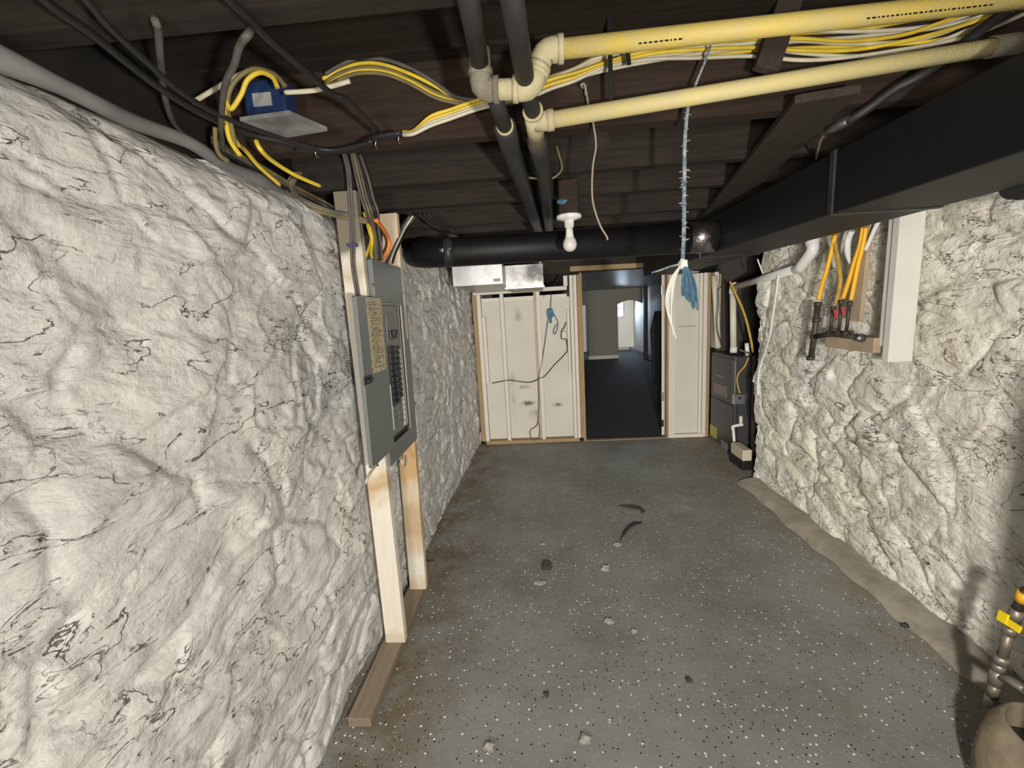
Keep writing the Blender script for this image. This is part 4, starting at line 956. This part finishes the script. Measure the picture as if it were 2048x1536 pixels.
# shelf board that carries the manifold
sb = thing('backing_board', 'brown board fixed to the right wall behind the gas manifold', 'board', (1.66, 2.35, 1.2))
b0, b1 = at(1660, 700, x=1.63), at(1770, 675, x=1.63)
MB().box((1.60, yB+.002, at(1720, 703, x=1.6).z), (1.64, b0.y, at(1700, 672, x=1.6).z), .003).build('lower_board', 'board', sb)
c0, c1 = at(1700, 640, x=1.655), at(1728, 520, x=1.655)
MB().beam(at(1712, 642, x=1.62), at(1733, 440, x=1.62), .075, .02, .003, side=(0, 1, 0)).build('upright_board', 'board', sb)
mf = thing('gas_manifold', 'black iron gas manifold with red handled valves on the right wall', 'gas manifold', at(1640, 690, x=1.585))
XM = 1.575
MB().tube([at(1622, 716, x=XM), at(1630, 660, x=XM), at(1636, 605, x=XM)], .0155, 16, False).build('drip_leg', 'iron', mf)
for (a, b) in ((1621, 716), (1628, 674), (1633, 640), (1636, 608)):
    c = at(a, b, x=XM); MB().tube([c+Vector((0, 0, -.012)), c+Vector((0, 0, .012))], .021, 10, False).build('pipe_fitting', 'iron', mf)
MB().tube([at(1628, 674, x=XM), at(1660, 668, x=XM), at(1718, 674, x=XM)], .0145, 14, False).build('header_pipe', 'iron', mf)
tops = [(1667, 612), (1683, 600), (1700, 603)]; bots = [(1660, 668), (1677, 668), (1692, 668)]
for k in range(3):
    a_, b_ = at(*tops[k], x=XM), at(*bots[k], x=XM)
    m_ = MB().tube([b_, a_], .008, 12, False); m_.tube([b_+Vector((0, 0, -.016)), b_+Vector((0, 0, .016))], .019, 10, False); m_.tube([a_+Vector((0, 0, -.022)), a_+Vector((0, 0, .0))], .0125, 8, False)
    v = m_.build('valve', 'iron', mf)
    if k < 2:
        hc = at(*[(1671, 628), (1686, 622)][k], x=XM-.018)
        MB().box((hc.x-.005, hc.y-.010, hc.z-.024), (hc.x+.004, hc.y+.010, hc.z+.024), .004, lambda c, h=hc: Vector((c.x, c.y+(c.z-h.z)*.35, c.z))).build('handle', 'red', v)
MB().lathe([(0, 0), (.021, 0), (.021, .02), (0, .02)], at(1718, 676, x=XM), (0, -1, 0), 8).build('end_cap', 'galvblack', mf)
for k, (pts, m, lb) in enumerate([
    ([(1637, 600), (1644, 570), (1652, 545), (1660, 515), (1668, 480), (1672, 470)], 'flex', 'bright yellow gas tube, leftmost, entering the top of the drip leg'),
    ([(1672, 608), (1680, 570), (1680, 545), (1674, 510), (1668, 480), (1664, 470)], 'flexdull', 'dusty yellow gas tube, second from the left, bowed to the right'),
    ([(1686, 597), (1698, 560), (1710, 520), (1720, 490), (1726, 455)], 'flex', 'yellow gas tube leaning right, third from the left'),
    ([(1702, 600), (1708, 570), (1716, 530), (1726, 490), (1732, 455)], 'flex', 'yellow gas tube furthest right, against the upright board')]):
    MB().tube([at(a, b, x=XM+.005+.004*k) for a, b in pts], .0105, 12).build('gas_tube', m, None, lb, 'gas tube', 'yellow gas tubes above the manifold')
MB().tube([at(a, b, x=1.60) for a, b in [(1700, 528), (1695, 505), (1696, 480), (1704, 462)]], .012, 12, rad=[.004, .014, .016, .014]).build('white_sleeve', 'pvc', None, 'short white plastic sleeve hanging above the manifold tubes', 'pipe')
MB().tube([at(a, b, x=1.60) for a, b in [(1731, 500), (1742, 475), (1752, 452), (1762, 435)]], .0095, 12).build('white_tube', 'pvc', None, 'slim white plastic tube slanting above the manifold', 'pipe')
vp = thing('vent_pipe', 'white plastic vent pipe from the furnace top to under the big duct', 'vent pipe', at(1466, 700, y=4.30))
v0, v1 = at(1467, 705, y=4.33), at(1466, 575, y=4.33); v2 = at(1452, 568, y=4.30); v3 = at(1600, 536, x=1.60); v4 = at(1625, 484, x=1.60)
MB().tube([v0, v1-Vector((0, 0, .03))], .029, 20, False).build('riser', 'pvcdirty', vp)
MB().tube([v0, v0+Vector((0, 0, .055))], .0335, 20, False).build('collar', 'pvc', vp)
e_ = (v3-v1).normalized()
MB().tube([v1-Vector((0, 0, .06)), v1-Vector((0, 0, .02)), v1+e_*.02+Vector((0, 0, .008)), v1+e_*.07+Vector((0, 0, .01))], .034, 20, True).build('elbow', 'pvcdirty', vp)
MB().tube([v1+e_*.03, v3], .0275, 20, False).build('run', 'pvc', vp)
MB().tube([v3-e_*.05, v3, v3+e_*.03+Vector((0, 0, .015)), v4-Vector((0, 0, .05)), v4], .031, 20).build('elbow', 'pvc', vp)
MB().tube([v4-Vector((0, 0, .02)), v4+Vector((0, 0, .11))], .034, 20, False).build('upper_sleeve', 'pvc', vp)
cable('white_cable', [at(a, b, x=1.63) for a, b in [(1557, 548), (1552, 590), (1546, 630), (1540, 670)]] + [at(a, b, x=1.655) for a, b in [(1528, 710), (1519, 740), (1516, 770), (1516, 790)]], .007, 'pvc', 'white cable hanging along the ragged edge of the right wall')
# ================================================================== furnace in the alcove
FX0, FX1, FY0, FY1, FZ = 1.85, 2.36, 4.17, 4.72, .965
fu = thing('furnace', 'charcoal grey furnace cabinet standing in the corner right of the doorway', 'furnace', ((FX0+FX1)/2, (FY0+FY1)/2, 0))
MB().box((FX0, FY0, .02), (FX1, FY1, FZ), .008).build('cabinet', 'furnace', fu)
MB().box((FX0-.012, FY0+.02, .50), (FX0, FY1-.02, FZ-.03), .004).build('upper_door', 'furnace', fu)
MB().box((FX0-.012, FY0+.02, .03), (FX0, FY1-.02, .485), .004).build('lower_door', 'furnace', fu)
MB().box((FX0-.004, FY0-.004, .52), (FX0+.008, FY0+.01, .93), .001).build('corner_trim', 'galv', fu)
def fl(cx, cy): return at(1380+cx/5.12, 660+cy/5.12, x=FX0-.013)
def flabel(name, p0, p1, m):
    a, b = fl(*p0), fl(*p1); MB().box((FX0-.0145, a.y, b.z), (FX0-.012, b.y, a.z), 0).build(name, m, fu)
flabel('warning_label', (264, 445), (342, 495), 'pink'); flabel('rating_label', (242, 530), (375, 690), 'pink')
flabel('energy_sticker', (207, 960), (270, 1120), 'energy'); flabel('model_label', (318, 1120), (382, 1240), 'greylabel')
def ff(cx, cy, y=FY0): return at(1380+cx/5.12, 660+cy/5.12, y=y)
a, b = ff(425, 755), ff(545, 650)
sw = MB().box((a.x, FY0-.045, a.z), (b.x, FY0, b.z), .004).build('switch_box', 'galv', fu)
MB().box(((a.x+b.x)/2-.012, FY0-.052, a.z+.05), ((a.x+b.x)/2+.008, FY0-.045, b.z-.02), .002).build('switch', 'black', sw)
MB().tube([ff(600, 280, FY0-.02), ff(560, 370, FY0-.03), ff(500, 440, FY0-.03), ff(482, 510, FY0-.03), ff(495, 590, FY0-.03), ff(510, 645, FY0-.025)], .008, 8).build('gas_connector', 'flexdull', fu)
MB().tube([ff(480, 760, FY0-.03), ff(485, 900, FY0-.03), ff(478, 1100, FY0-.03), ff(470, 1250, FY0-.05)], .005, 8).build('power_cord', 'cabblack', fu)
# PVC drain pipe and condensate pump
dr_ = thing('drain_line', 'white plastic drain line with a trap on the side of the furnace', 'pipe', ff(450, 1250, FY0-.05))
MB().tube([ff(520, 880, FY0-.03), ff(520, 940, FY0-.03), ff(525, 965, FY0-.035)], .016, 14, False).build('upper_pipe', 'pvcdirty', dr_)
MB().tube([ff(540, 968, FY0-.035), ff(470, 980, FY0-.035), ff(440, 990, FY0-.035), ff(440, 1020, FY0-.035)], .0145, 14).build('trap_elbow', 'pvc', dr_)
MB().tube([ff(442, 1010, FY0-.035), ff(452, 1130, FY0-.04), ff(462, 1250, FY0-.06)], .013, 14, False).build('lower_pipe', 'pvc', dr_)
pu = thing('condensate_pump', 'beige box pump on a black base on the floor by the furnace', 'pump', (FX0+.10, FY0-.28, 0))
pa = at(1380+540/5.12, 660+1440/5.12, z=0.0)
MB().box((pa.x-.005, pa.y-.0, 0.0), (pa.x+.085, pa.y+.26, .085), .008).build('pump_base', 'black', pu)
MB().box((pa.x, pa.y+.008, .085), (pa.x+.08, pa.y+.25, .185), .008).build('pump_cover', 'beige', pu)
# pipe stubs beside the furnace
MB().tube([at(1495, 712, y=4.28), at(1494, 686, y=4.28)], .021, 14, False).build('white_stub', 'pvc', None, 'short white capped pipe stub behind the furnace corner', 'pipe')
MB().tube([at(1480, 700, y=4.2), at(1496, 706, y=4.2), at(1508, 712, y=4.2)], .009, 10).build('brass_fitting', 'ironbright', None, 'small iron gas fitting on top of the furnace corner', 'fitting')
MB().tube([at(1512, 712, y=3.9), at(1510, 800, y=3.9), at(1508, 900, y=3.9), at(1508, 920, y=3.9)], .028, 16, False).build('stand_pipe', 'iron', None, 'old dark standing pipe between the furnace and the ragged wall edge', 'pipe')
MB().box((2.0, 3.62, .0), (2.09, 3.71, 2.0), .006).build('alcove_post', 'timber', None, 'brown timber upright behind the ragged wall edge', 'post')
MB().tube([at(1428, 552, y=4.72), at(1432, 600, y=4.70), at(1436, 695, y=4.66)], .030, 16, False).build('intake_pipe', 'pvcdirty', None, 'cream pipe rising behind the furnace beside the partition corner', 'pipe')
cable('amber_tube', mixp([(1460, 563, 4.2), (1470, 585, 4.15), (1484, 615, 4.1), (1494, 645, 4.05), (1503, 685, 4.05), (1506, 705, 4.05)]), .011, 'flexdull', 'amber gas tube slanting down behind the vent pipe', cat='gas tube')
cable('brown_wire', mixp([(1440, 500, 4.45), (1445, 563, 4.5), (1437, 580, 4.5), (1436, 610, 4.5), (1434, 640, 4.5), (1436, 665, 4.5), (1444, 690, 4.45)]), .005, 'cabblack', 'thin dark wire hanging left of the vent riser', cat='wire')
cable('white_tie_cord', mixp([(1515, 518, 3.3), (1520, 532, 3.3), (1526, 547, 3.3)]), .005, 'pvc', 'short white strap over the white vent pipe', cat='strap')

# ================================================================== bottom right: gas valve, tan vessel, tank
gv = thing('gas_valve', 'iron gas pipe with a bright yellow lever valve at the lower right', 'gas valve', at(1985, 1410, x=1.40))
XV = 1.40
def vq(cx, cy, x=XV): return at(1800+cx/3.98, 1150+cy/3.98, x=x)
up0, lv, tee, cap = vq(970, 180), vq(880, 400), vq(775, 800), vq(725, 1010)
MB().tube([vq(1010, 120), up0, vq(925, 300)], .013, 14, False).build('upper_pipe', 'iron', gv)
MB().tube([vq(1000, 140), vq(965, 205)], .0165, 14, False).build('gas_tube', 'flex', gv)
mm = MB(); 
for (p, q, r) in ((vq(940, 270), vq(895, 370), .017), (vq(880, 410), vq(865, 470), .017), (vq(865, 470), vq(815, 660), .0125), (vq(812, 640), vq(795, 700), .02), (vq(795, 700), vq(775, 760), .0165), (vq(780, 760), vq(755, 870), .018)):
    mm.tube([p, q], r, 12, False)
mm.tube([tee, vq(900, 850), vq(1000, 920)], .0125, 12, False)
mm.build('pipe_body', 'ironbright', gv)
m2 = MB(); m2.tube([vq(755, 870), vq(735, 960)], .0145, 12, False); m2.tube([vq(738, 970), vq(722, 1040)], .019, 10, False); m2.build('drip_cap', 'ironbright', gv)
m3 = MB(); a_, b_ = vq(778, 325, XV-.025), vq(962, 440, XV-.025)
m3.beam(a_, b_, .022, .006, .002, side=(.3, 0, 1)); m3.beam(a_+Vector((0, 0, .006)), a_*.55+b_*.45+Vector((0, 0, .008)), .03, .007, .003, side=(.3, 0, 1))
m3.build('lever', 'yellowlever', gv)
tv = thing('clay_vessel', 'dirty tan rounded vessel with a dark mouth in the lower right corner', 'vessel', (1.30, 1.06, 0))
prof = [(.10, 0), (.125, .03), (.138, .09), (.14, .15), (.134, .21), (.124, .245), (.116, .254), (.106, .245), (.106, .2), (.106, .05), (0, .04)]
MB().lathe([(r*(1+.02*math.sin(i*2)), h) for i, (r, h) in enumerate(prof)], (1.355, 1.115, 0), (.13, -.12, 1), 40).build('vessel_body', 'tan', tv)
MB().lathe([(0, .17), (.106, .17)], (1.355, 1.115, 0), (.13, -.12, 1), 30).build('vessel_mouth_shade', 'nearblack', tv)  # dark disc stands in for the shade inside the mouth
HX, HY = 1.33, .72
wh = thing('water_heater', 'beige water heater tank standing just right of the view', 'water heater', (HX, HY, 0))
MB().lathe([(0, .03), (.22, .03), (.23, .06), (.23, 1.27), (.21, 1.31), (.08, 1.34), (0, 1.34)], (HX, HY, 0), n=40).build('tank', 'tank', wh)
MB().tube([(HX, HY, 1.34), (HX, HY, 1.70)], .04, 20, False).build('draft_pipe', 'blackpipe', wh)
for k in range(3):
    a = k*2.1+.4; MB().box((HX+.15*math.cos(a)-.015, HY+.15*math.sin(a)-.015, 0), (HX+.15*math.cos(a)+.015, HY+.15*math.sin(a)+.015, .035)).build('foot', 'tank', wh)

# ================================================================== debris on the floor
for k, (px, py, w_, h_, lb) in enumerate([
    (1094, 1135, .030, .026, 'dark lump of rubble near the middle of the floor'), (1212, 1138, .026, .016, 'flat grey stone right of the dark lump'),
    (1080, 1166, .028, .010, 'crumbled pale flake below the dark lump'), (1218, 1243, .022, .012, 'pale crumbly stone in the middle foreground'),
    (978, 1494, .020, .012, 'crumbly grey chip in the left foreground of the floor'), (1170, 1478, .022, .010, 'flat grey chip in the centre foreground'),
    (1235, 1090, .024, .010, 'thin flake just below the dark lifted ridge'), (1268, 1263, .012, .009, 'small round grey pebble right of the crumbly stone'),
    (1378, 1361, .014, .010, 'small dark pebble in the right foreground'), (1093, 1389, .012, .010, 'small dark pebble in the left middle foreground'),
    (1812, 1253, .018, .012, 'dark pebble on the floor near the concrete curb'), (1085, 1088, .016, .008, 'small tan crumb in the middle of the floor')]):
    p = at(px, py, z=0.0)
    MB().blob((p.x, p.y, h_*.6-.004), w_, w_*.75, h_*1.05, k+20, .34, 2).build('rubble_stone', 'flake' if k in (0, 8, 9, 10) else 'rubble', None, lb, 'stone', 'rubble on the floor')
def ridge(pts, wd, ht, lb):
    mb = MB(); P = [at(a, b, z=0.0) for a, b in pts]; vs = []
    for i, p in enumerate(P):
        d = (P[min(i+1, len(P)-1)]-P[max(i-1, 0)]).normalized(); n = Vector((-d.y, d.x, 0)); e = .25 if i in (0, len(P)-1) else 1
        vs += [p-n*wd*e+Vector((0, 0, -.012)), p-n*wd*.2*e+Vector((0, 0, ht*e)), p+n*wd*e+Vector((0, 0, -.012))]
    mb.add(vs, [[i*3+j, (i+1)*3+j, (i+1)*3+j+1, i*3+j+1] for i in range(len(P)-1) for j in range(2)], True)
    mb.build('paint_flake', 'flake', None, lb, 'paint flake')
ridge([(1238, 1011), (1258, 1013), (1278, 1016), (1286, 1020), (1284, 1026)], .022, .016, 'dark lifted paint ridge on the floor, upper short one')
ridge([(1284, 1044), (1268, 1048), (1256, 1056), (1247, 1068), (1240, 1082)], .018, .014, 'dark lifted paint ridge on the floor, lower curved one')
